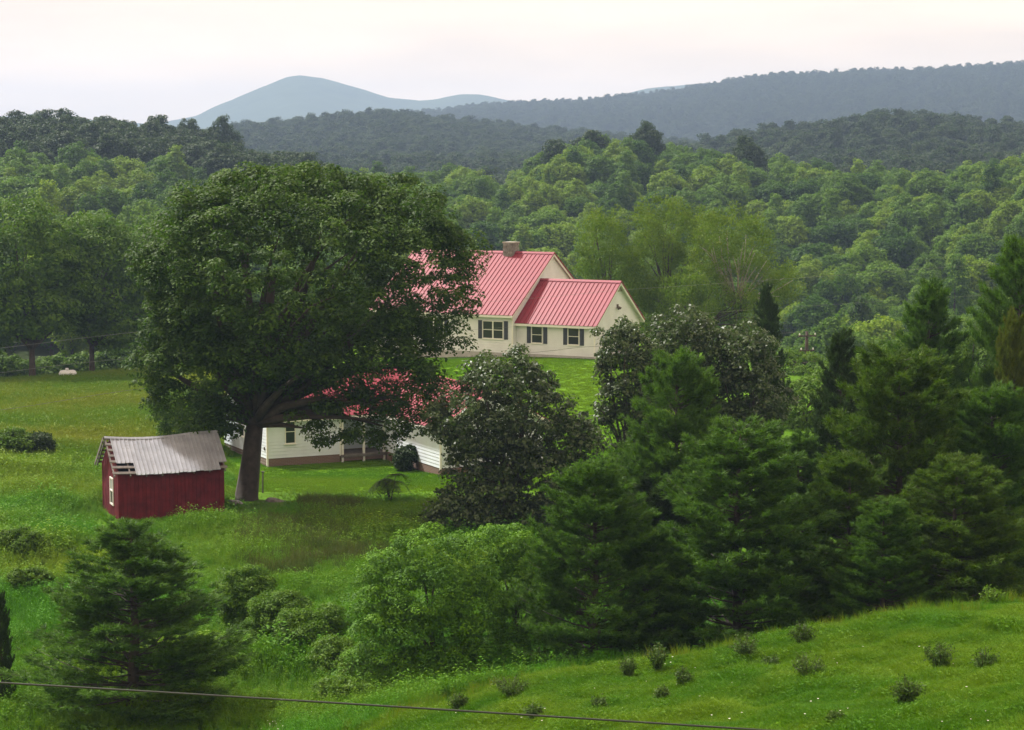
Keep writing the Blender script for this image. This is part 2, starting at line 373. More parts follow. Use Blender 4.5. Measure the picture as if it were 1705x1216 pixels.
# ------------------------------------------------------------------ building pieces
def lap_wall(parent, P0, ux, length, z0, z1, matl, name='siding', gable=None, board=.18, out_=(0, -1), thick=.12):
    """lapped siding on a wall: P0 its start (x, y), ux its direction, gable = (apex height, half width) on top of z1"""
    b = MB(); ux = np.array(ux, float); nx = np.array(out_, float); zt = z1 + (gable or 0); n = max(1, round((zt - z0) / board)); hb = (zt - z0) / n
    def span(z):
        if z <= z1 or not gable: return 0, length
        q = (z - z1) / gable * length / 2; return q, length - q
    def pt(s, o, z): q = np.array(P0) + ux * s + nx * o; return (q[0], q[1], z)
    for k in range(n):
        za, zb = z0 + k * hb, z0 + (k + 1) * hb; a0, a1 = span(za); b0, b1 = span(zb)
        b.add([pt(a0, .022, za), pt(a1, .022, za), pt(b1, .001, zb), pt(b0, .001, zb), pt(a0, -.0, za), pt(a1, -.0, za)], [(0, 1, 2, 3), (4, 5, 1, 0)])
    a0, a1 = span(z0)
    core = [pt(0, -.002, z0), pt(length, -.002, z0), pt(length, -.002, z1), pt(0, -.002, z1)]
    b.add(core, [(0, 1, 2, 3)])
    if gable: b.add([pt(0, -.002, z1), pt(length, -.002, z1), pt(length/2, -.002, zt)], [(0, 1, 2)])
    return b.build(name, matl, parent)
def roof_panels(parent, A, along, up, n, pw, slope, matl, rib=.045, name='roof_panel', seed=0, drop=None):
    """standing seam panels: n copies of one panel side by side from A along the eave, running up the slope"""
    b = MB(); b.box(0, pw - .004, 0, slope, 0, .02); b.box(0, .034, 0, slope, .0205, .0205 + rib)
    me = b.mesh(name, matl); al = Vector(along).normalized(); u = Vector(up).normalized(); nn = al.cross(u); rnd = random.Random(seed); res = []
    for k in range(n):
        if drop and k in drop: continue
        o = obj(name, me, parent); p = Vector(A) + al * pw * k + nn * rnd.uniform(0, .004)
        m = Matrix((al, u, nn)).transposed().to_4x4(); m.translation = p; o.matrix_local = m; res.append(o)
    return res
def window(parent, x, z, wd, ht, origin, ux, nx, shutters=False, double=False, name='window'):
    """a sash window proud of the wall; origin/ux/nx give the wall plane"""
    ux = Vector((*ux, 0)); nx = Vector((*nx, 0)); o0 = Vector((*origin, 0))
    def bx(s0, s1, d0, d1, z0, z1):
        b = MB(); q = [o0 + ux*s + nx*d + Vector((0, 0, zz)) for zz in (z0, z1) for s, d in ((s0, d0), (s1, d0), (s1, d1), (s0, d1))]; b.hexa(q); return b
    fr = MB(); t = .045
    for a in ((x, x+t, z, z+ht), (x+wd-t, x+wd, z, z+ht), (x+t, x+wd-t, z+ht-t, z+ht), (x+t, x+wd-t, z, z+t)):
        q = bx(a[0], a[1], .017, .07, a[2], a[3]); fr.add(q.v, q.f)
    if double: q = bx(x+wd/2-.05, x+wd/2+.05, .017, .068, z+t, z+ht-t); fr.add(q.v, q.f)
    f = fr.build(name, M['trim'], parent)
    bx(x+t, x+wd-t, .018, .03, z+t, z+ht-t).build('pane', M['glass'], f)
    bx(x+t, x+wd-t, .031, .055, z+ht*.5-.02, z+ht*.5+.02).build('sash_rail', M['trim'], f)
    bx(x-.05, x+wd+.05, .017, .10, z-.05, z-.001).build('sill', M['trim'], f)
    if shutters:
        for s0 in (x - .38, x + wd + .06):
            sh = bx(s0, s0+.32, .017, .05, z-.02, z+ht+.02)
            for k in range(9):
                zz = z + .06 + k * (ht - .12) / 9; q = bx(s0+.04, s0+.28, .051, .062, zz, zz + .055); sh.add(q.v, q.f)
            sh.build('shutter', M['shutter'], parent)
    return f

def gable_roof(parent, x0, x1, y0, y1, ze, zr, matl, along='x', ov=.35, rk=.3, pw=.41, seam_front=True, seed=0):
    """gable roof over the rectangle; ridge along x or y; both slopes in panels, ridge cap, fascia, rake boards"""
    if along == 'x':
        ym = (y0 + y1) / 2; sl = (zr - ze) / (ym - y0); n = max(1, round((x1 - x0 + 2*rk) / pw)); p = (x1 - x0 + 2*rk) / n
        eL = Vector((x0 - rk, y0 - ov, ze - sl*ov)); L_ = math.hypot(ym - y0 + ov, zr - ze + sl*ov)
        roof_panels(parent, eL, (1, 0, 0), (0, 1, sl), n, p, L_, matl, seed=seed)
        eR = Vector((x1 + rk, y1 + ov, ze - sl*ov)); roof_panels(parent, eR, (-1, 0, 0), (0, -1, sl), n, p, L_, matl, seed=seed+1)
        b = MB(); b.beam((x0-rk-.02, ym-.09, zr+.02), (x1+rk+.02, ym-.09, zr+.02), .24, .02, (0, -sl, 1)); b.beam((x0-rk-.02, ym+.09, zr+.02), (x1+rk+.02, ym+.09, zr+.02), .24, .02, (0, sl, 1)); b.build('ridge_cap', matl, parent)
        for s, yy in ((-1, y0 - ov), (1, y1 + ov)):
            b = MB(); b.beam((x0-rk, yy - s*.03, ze - sl*ov - .10), (x1+rk, yy - s*.03, ze - sl*ov - .10), .05, .16); b.build('gutter', M['trim'], parent)
        for xx, sx in ((x0 - rk, -1), (x1 + rk, 1)):
            for s, yy in ((-1, y0 - ov), (1, y1 + ov)):
                b = MB(); b.beam((xx - sx*.03, yy, ze - sl*ov - .10), (xx - sx*.03, ym, zr - .10), .05, .17, (0, s*sl, 1)); b.build('rake_board', M['trim'], parent)
                b = MB(); b.beam((xx + sx*.012, yy, ze - sl*ov + .02), (xx + sx*.012, ym, zr + .03), .03, .09, (0, s*sl, 1)); b.build('rake_flashing', matl, parent)
                b = MB(); b.beam((xx - sx*(rk+.06)/2 - sx*.03, yy+s*(-.04), ze - sl*ov - .06), (xx - sx*(rk+.06)/2 - sx*.03, ym, zr - .06), rk - .02, .03, (0, s*sl, 1)); b.build('soffit', M['cream'] , parent)
    else:
        xm = (x0 + x1) / 2; sl = (zr - ze) / (xm - x0); n = max(1, round((y1 - y0 + 2*rk) / pw)); p = (y1 - y0 + 2*rk) / n
        L_ = math.hypot(xm - x0 + ov, zr - ze + sl*ov)
        roof_panels(parent, (x0 - ov, y1 + rk, ze - sl*ov), (0, -1, 0), (1, 0, sl), n, p, L_, matl, seed=seed)
        roof_panels(parent, (x1 + ov, y0 - rk, ze - sl*ov), (0, 1, 0), (-1, 0, sl), n, p, L_, matl, seed=seed+1)
        b = MB(); b.beam((xm, y0-rk-.02, zr+.03), (xm, y1+rk, zr+.03), .3, .03); b.build('ridge_cap', matl, parent)
        for s, xx in ((-1, x0 - ov), (1, x1 + ov)):
            b = MB(); b.beam((xx - s*.03, y0-rk, ze - sl*ov - .10), (xx - s*.03, y1+rk, ze - sl*ov - .10), .05, .16); b.build('gutter', M['trim'], parent)
            b = MB(); b.beam((xx, y0 - rk + .03, ze - sl*ov - .10), (xm, y0 - rk + .03, zr - .10), .05, .17, (s*sl, 0, 1)); b.build('rake_board', M['trim'], parent)

# ------------------------------------------------------------------ cream house
def cream_house():
    p = at(990, 600, 145); g = p[2]
    h = empty('cream_house', (p[0], p[1], g), math.radians(-30))
    tagk(h, 'cream sided house with bright red metal roof and stone chimney on the rise', 'house')
    W, LW, EV, RG = 7.0, 6.4, 2.72, 5.42            # garage wing
    mx0, mx1, my0, my1, mE, mR = -18.4, -6.4, -.62, 11.2, 3.30, 7.30    # main block
    b = MB(); b.box(-LW, 0, 0, W, -1.5, .22).build('foundation', M['concrete'], h)
    b = MB(); b.box(mx0, mx1, my0, my1, -1.5, .25).build('foundation', M['concrete'], h)
    lap_wall(h, (-LW, 0), (1, 0), LW, .22, EV, M['cream'])
    lap_wall(h, (0, 0), (0, 1), W, .22, EV, M['cream'], 'siding', RG - EV, out_=(1, 0))
    lap_wall(h, (0, W), (-1, 0), LW, .22, EV, M['cream'], out_=(0, 1))
    lap_wall(h, (mx0, my0), (1, 0), mx1 - mx0, .25, mE, M['cream'])
    lap_wall(h, (mx1, my0), (0, 1), my1 - my0, .25, mE, M['cream'], 'siding', mR - mE, out_=(1, 0))
    lap_wall(h, (mx0, my1), (0, -1), my1 - my0, .25, mE, M['cream'], 'siding', mR - mE, out_=(-1, 0))
    lap_wall(h, (mx1, my1), (-1, 0), mx1 - mx0, .25, mE, M['cream'], out_=(0, 1))
    for x, y in ((0, 0), (0, W), (mx1, my0), (mx0, my0)):
        t = EV - .02 if x == 0 else mE - .02
        MB().box(x-.06, x+.022, y-.022, y+.06, .2, t).build('corner_board', M['trim'], h)
    gable_roof(h, -LW + .03, 0, 0, W, EV, RG, M['red_roof'], ov=.38, rk=.32, pw=.35, seed=1)
    gable_roof(h, mx0, mx1, my0, my1, mE, mR, M['red_roof'], ov=.42, rk=.20, pw=.36, seed=5)
    # attic vent, lamp and garage door on the gable end
    MB().add([(.03, W/2-.8, RG-.72), (.03, W/2+.8, RG-.72), (.03, W/2, RG-.10), (.018, W/2-.8, RG-.72), (.018, W/2+.8, RG-.72), (.018, W/2, RG-.10)], [(0,1,2), (0,3,4,1), (1,4,5,2), (2,5,3,0)]).build('attic_vent', plain('vent_taupe', (.38, .33, .28), .7), h)
    lp = MB().box(.018, .06, W/2-.12, W/2+.12, 3.55, 3.8).build('floodlight', M['rust'], h)
    for s in (-1, 1): MB().tube([(.06, W/2+s*.07, 3.62), (.22, W/2+s*.17, 3.48)], [.05, .10], 8).build('lamp_head', M['rust'], lp)
    d = MB().box(.018, .06, 3.9, 6.75, .22, 2.25).build('garage_door', M['trim'], h)
    MB().box(.061, .075, 4.0, 6.65, .22, 2.15).build('opening_shade', M['black'], d)  # black sheet: the shade inside the garage opening is put into its colour
    for k in range(4): MB().box(.076, .09, 4.02 + k*.66, 4.02 + k*.66 + .6, 1.75, 2.05).build('door_pane', M['glass'], d)
    window(h, -5.15, 1.02, .92, 1.22, (0, 0), (1, 0), (0, -1), True)
    window(h, -2.15, 1.02, .92, 1.22, (0, 0), (1, 0), (0, -1), True)
    window(h, -8.9, 1.25, 1.75, 1.30, (0, my0), (1, 0), (0, -1), True, True)
    window(h, -14.0, 1.25, 1.75, 1.30, (0, my0), (1, 0), (0, -1), True, True)
    MB().tube([(mx1+.05, my0-.40, mE-.35), (mx1+.05, my0-.08, mE-.6), (mx1+.05, my0-.06, .2)], .045, 8).build('downspout', M['trim'], h)
    # stone chimney through the ridge
    rnd = random.Random(4); ch = MB().box(-10.25, -9.65, 4.95, 5.65, 6.0, 7.2).build('chimney', M['stone'], h)
    st = MB()
    for k in range(6):
        z0 = 6.75 + k * .215
        for (ax, f0, f1, c) in (('x', -10.32, -9.58, 4.88), ('x', -10.32, -9.58, 5.72), ('y', 4.88, 5.72, -9.58), ('y', 4.88, 5.72, -10.32)):
            s = f0
            while s < f1 - .02:
                e = min(f1, s + rnd.uniform(.18, .34)); o = rnd.uniform(0, .06)
                if f1 - e < .15: e = f1
                if ax == 'x': st.box(s+.008, e-.008, c-.06-o, c+.06+o, z0, z0 + .2)
                else: st.box(c-.06-o, c+.06+o, s+.008, e-.008, z0, z0 + .2)
                s = e
    st.build('stonework', M['stone'], ch); ch2 = MB().box(-10.42, -9.48, 4.78, 5.82, 8.0, 8.09).build('cap', M['cap'], ch)
cream_house()

# ------------------------------------------------------------------ white farmhouse
def white_house():
    p = at(445, 779, 113)
    h = empty('white_farmhouse', (p[0], p[1], p[2]), math.radians(26))
    tagk(h, 'low white farmhouse with red metal roof and brick footing behind the big shade tree', 'house')
    F0, EV, RG = .50, 2.92, 4.75
    W = M['white']
    MB().box(0, 4.35, 0, 7.6, -1, F0 - .02).build('foundation', M['brick'], h)
    MB().box(4.35, 7.2, 1.9, 7.6, -1, F0 - .02).build('foundation', M['brick'], h)
    MB().box(7.2, 13.4, -7.6, 7.6, -1, F0 - .02).build('foundation', M['brick'], h)
    lap_wall(h, (0, 0), (1, 0), 4.35, F0, EV, W)
    lap_wall(h, (0, 7.6), (0, -1), 7.6, F0, EV, W, 'siding', RG - EV, out_=(-1, 0))
    lap_wall(h, (4.35, 1.9), (1, 0), 2.85, F0, EV, W)
    lap_wall(h, (4.35, 0), (0, 1), 1.9, F0, EV, W, out_=(1, 0))
    lap_wall(h, (7.2, 1.9), (0, -1), 9.5, F0, EV, W, out_=(-1, 0))
    lap_wall(h, (7.2, -7.6), (1, 0), 6.2, F0, EV, W, 'siding', RG - EV - .1, out_=(0, -1))
    lap_wall(h, (13.4, -7.6), (0, 1), 15.2, F0, EV, W, out_=(1, 0))
    lap_wall(h, (13.4, 7.6), (-1, 0), 13.4, F0, EV, W, out_=(0, 1))
    for x, y in ((0, 0), (4.35, 0), (7.2, -7.6)):
        MB().box(x-.025, x+.07, y-.025, y+.07, .05 if x == 0 else F0-.1, EV-.05).build('corner_board', M['trim'], h)
    gable_roof(h, 0, 9.2, 0, 7.6, EV, RG, M['red_roof'], ov=.4, rk=.3, pw=.46, seed=11)
    gable_roof(h, 7.2, 13.4, -7.6, 7.6, EV, RG - .1, M['red_roof'], 'y', ov=.4, rk=.3, pw=.46, seed=15)
    window(h, 1.05, 1.28, .62, 1.35, (0, 0), (1, 0), (0, -1))
    window(h, 3.0, 1.28, .8, 1.3, (0, 7.6), (0, -1), (-1, 0))
    MB().box(-.06, -.018, .28, .42, .95, 1.12).build('outlet_box', M['rust'], h)
    # porch in the inner corner
    MB().box(4.38, 7.18, -.1, 1.88, .30, .46).build('porch_floor', M['grey_wood'], h)
    for x in (4.5, 5.8, 7.05): MB().box(x-.06, x+.06, -.05, .07, -.6, EV-.1).build('porch_post', M['trim'], h)
    MB().box(4.4, 7.15, -.04, .05, .1, .29).build('porch_skirt', M['brick'], h)
    m = MB()
    for k in range(18): m.box(7.0, 7.06, -1.2 - k*.16, -1.12 - k*.16, -.5, .42)
    m.box(6.98, 7.08, -4.1, -1.1, .36, .43).build('lattice_skirt', plain('lattice_red', (.14, .045, .035), .8), h)
white_house()

# ------------------------------------------------------------------ red shed
def red_shed():
    p = at(199, 869, 88.5)
    h = empty('red_shed', (p[0], p[1], p[2]), math.radians(22))
    tagk(h, 'weathered dark red wooden shed with swaybacked tin roof missing panels at one end', 'shed')
    X, Y, E, R = 4.65, 3.6, 2.20, 3.44; rnd = random.Random(7)
    nb = 27; bw = X / nb
    def board(name, pts): b = MB(); b.hexa(pts); b.build(name, M['barn_red'], h)
    for k in range(nb):                                   # long front wall
        a, c = k*bw + .004, (k+1)*bw - .004; d = rnd.uniform(.0, .018); lo = -.5
        board('board', [(a,-.02-d,lo),(c,-.02-d,lo),(c,0,lo),(a,0,lo),(a,-.02-d,E),(c,-.02-d,E),(c,0,E),(a,0,E)])
    n2 = 19; bw2 = Y / n2
    def top(y): return E + (R - E) * (1 - abs(y - Y/2) / (Y/2)) - .02
    for side, x in ((-1, 0), (1, X)):                     # gable ends
        for k in range(n2):
            a, c = k*bw2 + .004, (k+1)*bw2 - .004; d = rnd.uniform(0, .018); x0, x1 = (x-.02-d, x-.001) if side < 0 else (x+.001, x+.02+d)
            board('board', [(x0,a,-.5),(x1,a,-.5),(x1,c,-.5),(x0,c,-.5),(x0,a,top(a)),(x1,a,top(a)),(x1,c,top(c)),(x0,c,top(c))])
    for k in range(nb):
        a, c = k*bw + .004, (k+1)*bw - .004
        board('board', [(a,Y,-.5),(c,Y,-.5),(c,Y+.02,-.5),(a,Y+.02,-.5),(a,Y,E),(c,Y,E),(c,Y+.02,E),(a,Y+.02,E)])
    for x, y in ((-.045, -.045), (X-.05, -.045), (-.045, Y-.05)): MB().box(x, x+.1, y, y+.1, -.5, E).build('corner_board', M['barn_red'], h)
    MB().box(.04, X-.04, .04, Y-.04, -.3, E-.15).build('interior', M['black'], h)  # solid black block, its colour stands in for the shade inside the shed
    sl = (R - E) / (Y/2); ov = .22; x0, x1 = -.32, X + .22
    def sag(x): t = (x - x0) / (x1 - x0); return -.13 * math.sin(math.pi * min(1, t * 1.25)) if t < .8 else 0.10 * (t - .8)
    n = 13
    def rp(x, q, lift=0):                                 # point on the front slope, q = 0 eave .. 1 ridge
        y = -ov + (Y/2 + ov) * q; return (x, y, E - sl*ov + sl*(Y/2+ov)*q + sag(x) * (.35 + .65*q) + .075 + lift)
    def rb(x, q, lift=0): a = rp(x, q, lift); return (a[0], Y - a[1], a[2])
    for k in range(7):                                    # battens running along both slopes
        q = .03 + k * .155
        for fn, nm in ((rp, 'batten'), (rb, 'batten')):
            b = MB(); xs = np.linspace(x0 + rnd.uniform(0, .08), x1 - .04, 9)
            for a, c in zip(xs[:-1], xs[1:]):
                A, B_, A2, B2 = fn(a, q, -.035), fn(c, q, -.035), fn(a, q+.055, -.035), fn(c, q+.055, -.035)
                b.hexa([A, B_, B2, A2] + [(t[0], t[1], t[2]+.028) for t in (A, B_, B2, A2)])
            b.build(nm, M['grey_wood'], h)
    for x in np.linspace(x0 + .1, x1 - .15, 8):           # rafters
        for fn in (rp, rb):
            b = MB(); A, B_ = fn(x, 0.0, -.09), fn(x, 1, -.09); b.beam(A, B_, .05, .09); b.build('rafter', M['grey_wood'], h)
    edges = np.linspace(x0 + .30, x1 - .02, n + 1)
    for k in range(n):
        for fn, back in ((rp, 0), (rb, 1)):
            if not back and k == n - 1: q0 = .18
            elif not back and k < 2: q0 = .30
            else: q0 = -.03
            a, c = edges[k], edges[k+1]; lf = rnd.uniform(0, .012) + (.02 if k % 2 else 0); b = MB()
            qs = np.linspace(q0, 1.01, 5)
            for qa, qb in zip(qs[:-1], qs[1:]):
                b.hexa([fn(a, qa, lf), fn(c+.02, qa, lf), fn(c+.02, qb, lf), fn(a, qb, lf), fn(a, qa, lf+.008), fn(c+.02, qa, lf+.008), fn(c+.02, qb, lf+.008), fn(a, qb, lf+.008)])
            for xx in (a + .0, (a + c) / 2):
                b.hexa([fn(xx, q0, lf+.0082), fn(xx+.045, q0, lf+.0082), fn(xx+.045, 1.0, lf+.0082), fn(xx, 1.0, lf+.0082), fn(xx+.008, q0, lf+.05), fn(xx+.037, q0, lf+.05), fn(xx+.037, 1.0, lf+.05), fn(xx+.008, 1.0, lf+.05)])
            b.build('roof_sheet', M['tin'], h)
    b = MB()
    xs = np.linspace(x0 + .05, x1, 10)
    for a, c in zip(xs[:-1], xs[1:]):
        for fn in (rp, rb): b.hexa([fn(a, .95, .05), fn(c, .95, .05), fn(c, 1.0, .06), fn(a, 1.0, .06), fn(a, .95, .06), fn(c, .95, .06), fn(c, 1.0, .07), fn(a, 1.0, .07)])
    b.build('ridge_cap', M['tin'], h)
    for fn in (rb,):
        b = MB(); b.beam(fn(x0, -.02, -.04), fn(x0, 1, -.04), .03, .14); b.build('barge_board', M['grey_wood'], h)
    # small window in the near gable end and a grey board under the peak
    f = MB()
    for a in ((1.0, 1.07, .62, 1.78), (1.63, 1.70, .62, 1.78), (1.07, 1.63, 1.71, 1.78), (1.07, 1.63, 1.17, 1.23), (.97, 1.73, .55, .62)): f.box(-.085, -.041, *a)
    f = f.build('window', M['trim'], h)
    MB().box(-.05, -.042, 1.07, 1.63, .62, 1.17).build('pane', M['glass'], f); MB().box(-.052, -.044, 1.07, 1.63, 1.23, 1.71).build('pane', plain('pale_glass', (.32, .36, .36), .3), f)  # upper pane paler and rougher than the lower one
    MB().box(-.075, -.041, 1.5, 1.68, 2.42, 2.85).build('patch_board', M['grey_wood'], h)
red_shed()

# ------------------------------------------------------------------ foliage builders
UPV = np.array([0, 0, 1.])
def unit(v): return v / np.maximum(np.linalg.norm(v, axis=-1, keepdims=True), 1e-9)
def leaf_quads(P, N, rng, size, aspect=.5, droop=0.):
    """a folded diamond leaf at each point; returns verts, faces"""
    n = len(P); t = unit(np.cross(N, rng.normal(size=(n, 3)))); t[:, 2] -= droop; t = unit(t); b = unit(np.cross(N, t))
    s = (size * rng.uniform(.65, 1.35, n))[:, None]
    v = np.stack([P - t*s*.5, P + b*s*aspect*.5 + N*s*.06, P + t*s*.5, P - b*s*aspect*.5 + N*s*.06], 1).reshape(-1, 3)
    return v, np.arange(4*n).reshape(-1, 4)
def clump_leaves(cen, rad, rng, per, size, aspect, flat=.75, up=.55, droop=0., shell=.55):
    """leaves on the upper and outer skin of each clump"""
    k = len(cen); n = k * per; d = unit(rng.normal(size=(n, 3))); d[:, 2] = np.abs(d[:, 2]) * rng.choice([1, 1, 1, -.55], n) ; d = unit(d)
    rr = np.repeat(rad, per) * (shell + (1-shell) * rng.random(n) ** .6)
    off = d * rr[:, None]; off[:, 2] *= flat
    P = np.repeat(cen, per, 0) + off
    N = unit(d + UPV * up + rng.normal(size=(n, 3)) * .45)
    v, f = leaf_quads(P, N, rng, size, aspect, droop)
    tint = np.repeat(np.clip(np.repeat(rng.uniform(.15, .85, k), per) + rng.normal(0, .18, n), 0, 1), 4)
    return v, f, tint
def lobe_clumps(lobes, rng, spacing, inner=.35):
    """points spread over the union of ellipsoid lobes, near their surface"""
    pts = []
    for li, (c, r) in enumerate(lobes):
        c = np.array(c, float); r = np.array(r, float); area = 4*math.pi*((r[0]*r[1])**1.6/3 + (r[0]*r[2])**1.6/3 + (r[1]*r[2])**1.6/3)**(1/1.6)
        n = max(6, int(area / spacing**2 * 1.5)); d = unit(rng.normal(size=(n, 3)))
        q = c + d * r * np.where(rng.random(n) < inner, rng.uniform(.45, .8, n), rng.uniform(.82, 1.06, n))[:, None]
        keep = np.ones(n, bool)
        for lj, (c2, r2) in enumerate(lobes):
            if lj != li: keep &= (((q - np.array(c2)) / np.array(r2))**2).sum(1) > .55
        pts.append(q[keep])
    return np.concatenate(pts)
def limb_mesh(segs, matl, n=7):
    b = MB()
    for pts, rad in segs: b.tube(pts, rad, n)
    return b.mesh('trunk', matl, True)
def bez(a, b, rng, sag=.15, k=5):
    a = np.array(a, float); b = np.array(b, float); Ld = np.linalg.norm(b - a); m = (a + b)/2 + rng.normal(size=3) * Ld * .09 + np.array([0, 0, Ld * sag])
    t = np.linspace(0, 1, k)[:, None]; return (1-t)**2*a + 2*t*(1-t)*m + t*t*b
def broadleaf(name, label, cat, base, lobes, seed, matl, spacing=1.0, crad=.75, per=120, size=.22, aspect=.5, trunk_r=.3, fork=None, limbs=14, bark='bark', droop=0., up=.55, flat=.75, group=None, shell=.55, inner=.35, extra=None, sparse=None):
    rng = np.random.default_rng(seed); cen = lobe_clumps(lobes, rng, spacing, inner)
    if sparse is not None: cen = cen[rng.random(len(cen)) < sparse(cen)]
    rad = crad * rng.uniform(.6, 1.35, len(cen))
    v, f, t = clump_leaves(cen, rad, rng, per, size, aspect, flat, up, droop, shell)
    o = empty(name, base); tagk(o, label, cat, group)
    ce = np.mean([c for c, r in lobes], 0); fk = np.array(fork if fork is not None else (ce[0]*.3, ce[1]*.3, max(.6, ce[2]*.45)))
    segs = [([(0, 0, -.4), (0, 0, .25), fk*.5 + [0, 0, 0], fk], [trunk_r*1.5, trunk_r*1.12, trunk_r*.92, trunk_r*.8])]
    far = cen[rng.choice(len(cen), min(limbs, len(cen)), replace=False)]
    for q in far: segs.append((bez(fk, fk + (q - fk)*.92, rng), np.linspace(trunk_r*.55, .02, 5)))
    for pts, rd in (extra or []): segs.append((pts, rd))
    obj('trunk', limb_mesh(segs, M[bark]), o); obj('crown', mesh_np('crown', v, f, matl, False, t), o)
    return o
def plob(base, D, lst):
    """lobes given in photograph pixels (x, y, half width, half height, depth offset m, half depth m) for a tree at depth D"""
    k = D / F; r = []
    for (x, y, rx, ry, do, rd) in lst:
        p = at(x, y, D + do) - np.array(base); r.append((tuple(p), (rx*k, rd, ry*k)))
    return r
def foot(px, D): x = (px - CX)/F*D*1.0; return (x, D, gz(x, D) - .05)

# ------------------------------------------------------------------ the great shade tree
def shade_tree():
    D = 94; b = at(410, 822, D); b[2] = gz(b[0], b[1]) - .05
    lob = plob(b, D, [(500,455,235,170,0,6.5), (490,355,165,68,0,4.8), (352,455,95,150,-.5,4.2), (650,440,120,140,.5,4.8), (715,470,72,105,0,2.8),
                      (345,610,90,75,-.5,3.2), (470,585,120,70,-1.5,4), (620,590,115,70,0,4.2), (745,540,38,60,0,1.6), (310,655,62,42,-1,1.8), (290,560,45,85,-.5,2.2), (345,705,46,24,-1,1.1), (600,690,105,34,-1,2.2), (680,650,60,60,-.5,1.8), (390,700,40,26,-.5,1.0), (245,450,30,38,-.5,1.2), (410,325,62,42,0,1.8), (610,345,60,46,0,1.9), (765,425,32,42,0,1.2), (772,505,26,36,0,1.0), (258,615,34,34,-.6,1.1), (640,715,78,24,-1.4,1.3), (560,722,52,20,-1.6,1.1), (705,690,40,40,-1,1.2)])
    def P(x, y, d=0): return tuple(at(x, y, D + d) - b)
    ex = [([P(418,705), P(400,668,-.3), P(372,640,-.6), P(345,600,-1)], [.26,.2,.16,.08]),
          ([P(425,700), P(470,655,.2), P(520,622,.4), P(585,570,.5), P(650,500,.6)], [.5,.40,.34,.22,.08]),
          ([P(425,705), P(430,640), P(440,560,.3), P(455,460,.5)], [.55,.46,.34,.14]),
          ([P(440,690), P(520,672,-.6), P(610,668,-1.0), P(690,655,-1)], [.26,.17,.12,.04]),
          ([P(450,680), P(560,690,-1.2), P(640,710,-1.6)], [.16,.1,.03])]
    rngs = np.random.default_rng(3)
    def sp(c):   # airier along the skirt where the roof behind shows through
        z = c[:, 2]; return np.where(z < 3.3, .8, np.where(z < 6.1, np.where(c[:, 0] > 6.3, .5, np.where(c[:, 0] > -1.5, .64, .9)), np.where((c[:, 0] > 7.6) & (z < 11), .5, 1.0)))
    o = broadleaf('shade_tree', 'huge dark green broad crowned shade tree with thick forked trunk beside the red shed', 'tree', b, lob, 21, M['leaf_oak'], spacing=.98, crad=.64, per=122, size=.175, aspect=.55, shell=.7, flat=.62, up=.8, inner=.3,
                  trunk_r=.50, fork=P(424, 705), limbs=34, extra=ex, sparse=sp)
shade_tree()

# ------------------------------------------------------------------ other garden trees
def tree_px(name, label, px, D, lst, seed, matl, group=None, **kw):
    b = np.array(foot(px, D)); return broadleaf(name, label, 'tree', b, plob(b, D, lst), seed, matl, group=group, **kw)
G1 = 'glossy leaved trees in the hedge line'
tree_px('glossy_tree', 'glossy dark leaved tree in front of the white farmhouse wing', 850, 86, [(835,650,70,72,0,2.2), (880,690,72,80,.3,2.2), (790,700,70,70,-.3,2), (940,740,62,55,0,1.6), (850,790,110,70,0,2.4), (745,700,38,34,0,1.0), (800,850,100,40,-.6,2), (900,820,60,60,0,1.6)], 31, M['leaf_glossy'], G1,
        spacing=.62, crad=.40, per=54, size=.16, aspect=.6, trunk_r=.14, limbs=30, shell=.3, up=.35, inner=.5)
tree_px('glossy_tree', 'glossy leaved tree overlapping the garage end of the cream house', 1042, 90, [(1035,575,48,40,0,1.3), (1040,640,48,55,0,1.4), (1075,600,45,50,.3,1.3), (1075,690,40,50,0,1.3), (1055,760,40,50,0,1.2), (1012,690,20,22,0,.6)], 32, M['leaf_glossy'], G1,
        spacing=.62, crad=.40, per=54, size=.16, aspect=.6, trunk_r=.12, limbs=24, shell=.3, up=.35, inner=.5)
tree_px('glossy_tree', 'glossy leaved tree just right of the cream house between it and the cedar', 1135, 93, [(1130,560,55,48,0,1.6), (1180,590,60,58,.3,1.7), (1110,620,50,50,0,1.5), (1170,660,60,60,0,1.6)], 33, M['leaf_glossy'], G1,
        spacing=.62, crad=.40, per=54, size=.16, aspect=.6, trunk_r=.13, limbs=24, shell=.3, up=.35, inner=.5)
tree_px('glossy_tree', 'glossy leaved tree below the dark cedar among the pines', 1245, 92, [(1240,590,50,50,0,1.6), (1260,660,60,60,0,1.7), (1235,720,60,60,0,1.7)], 34, M['leaf_glossy'], G1,
        spacing=.62, crad=.40, per=54, size=.16, aspect=.6, trunk_r=.13, limbs=20, shell=.3, up=.35, inner=.5)
G2 = 'bright green clumpy trees on the near bank'
tree_px('locust_tree', 'bright yellow green clumped tree in the lower middle', 720, 63, [(715,925,62,46,0,1.1), (655,965,46,46,-.3,.9), (775,940,44,44,.3,.9), (625,1010,36,44,-.2,.8), (710,990,55,50,-.8,1), (790,1010,46,48,-.3,.9), (660,1060,60,46,-.8,1), (745,1070,55,42,-1.0,1), (615,1115,46,36,-.5,.8), (810,1085,44,44,-.4,.9), (690,1125,52,32,-1,.8), (770,1130,44,28,-.9,.7), (720,1020,80,90,.3,1.2)], 41, M['leaf_bright'], G2,
        spacing=.66, crad=.42, per=200, size=.10, aspect=.40, trunk_r=.12, limbs=12, droop=.4, up=1.1, flat=.55, inner=.12, shell=.8)
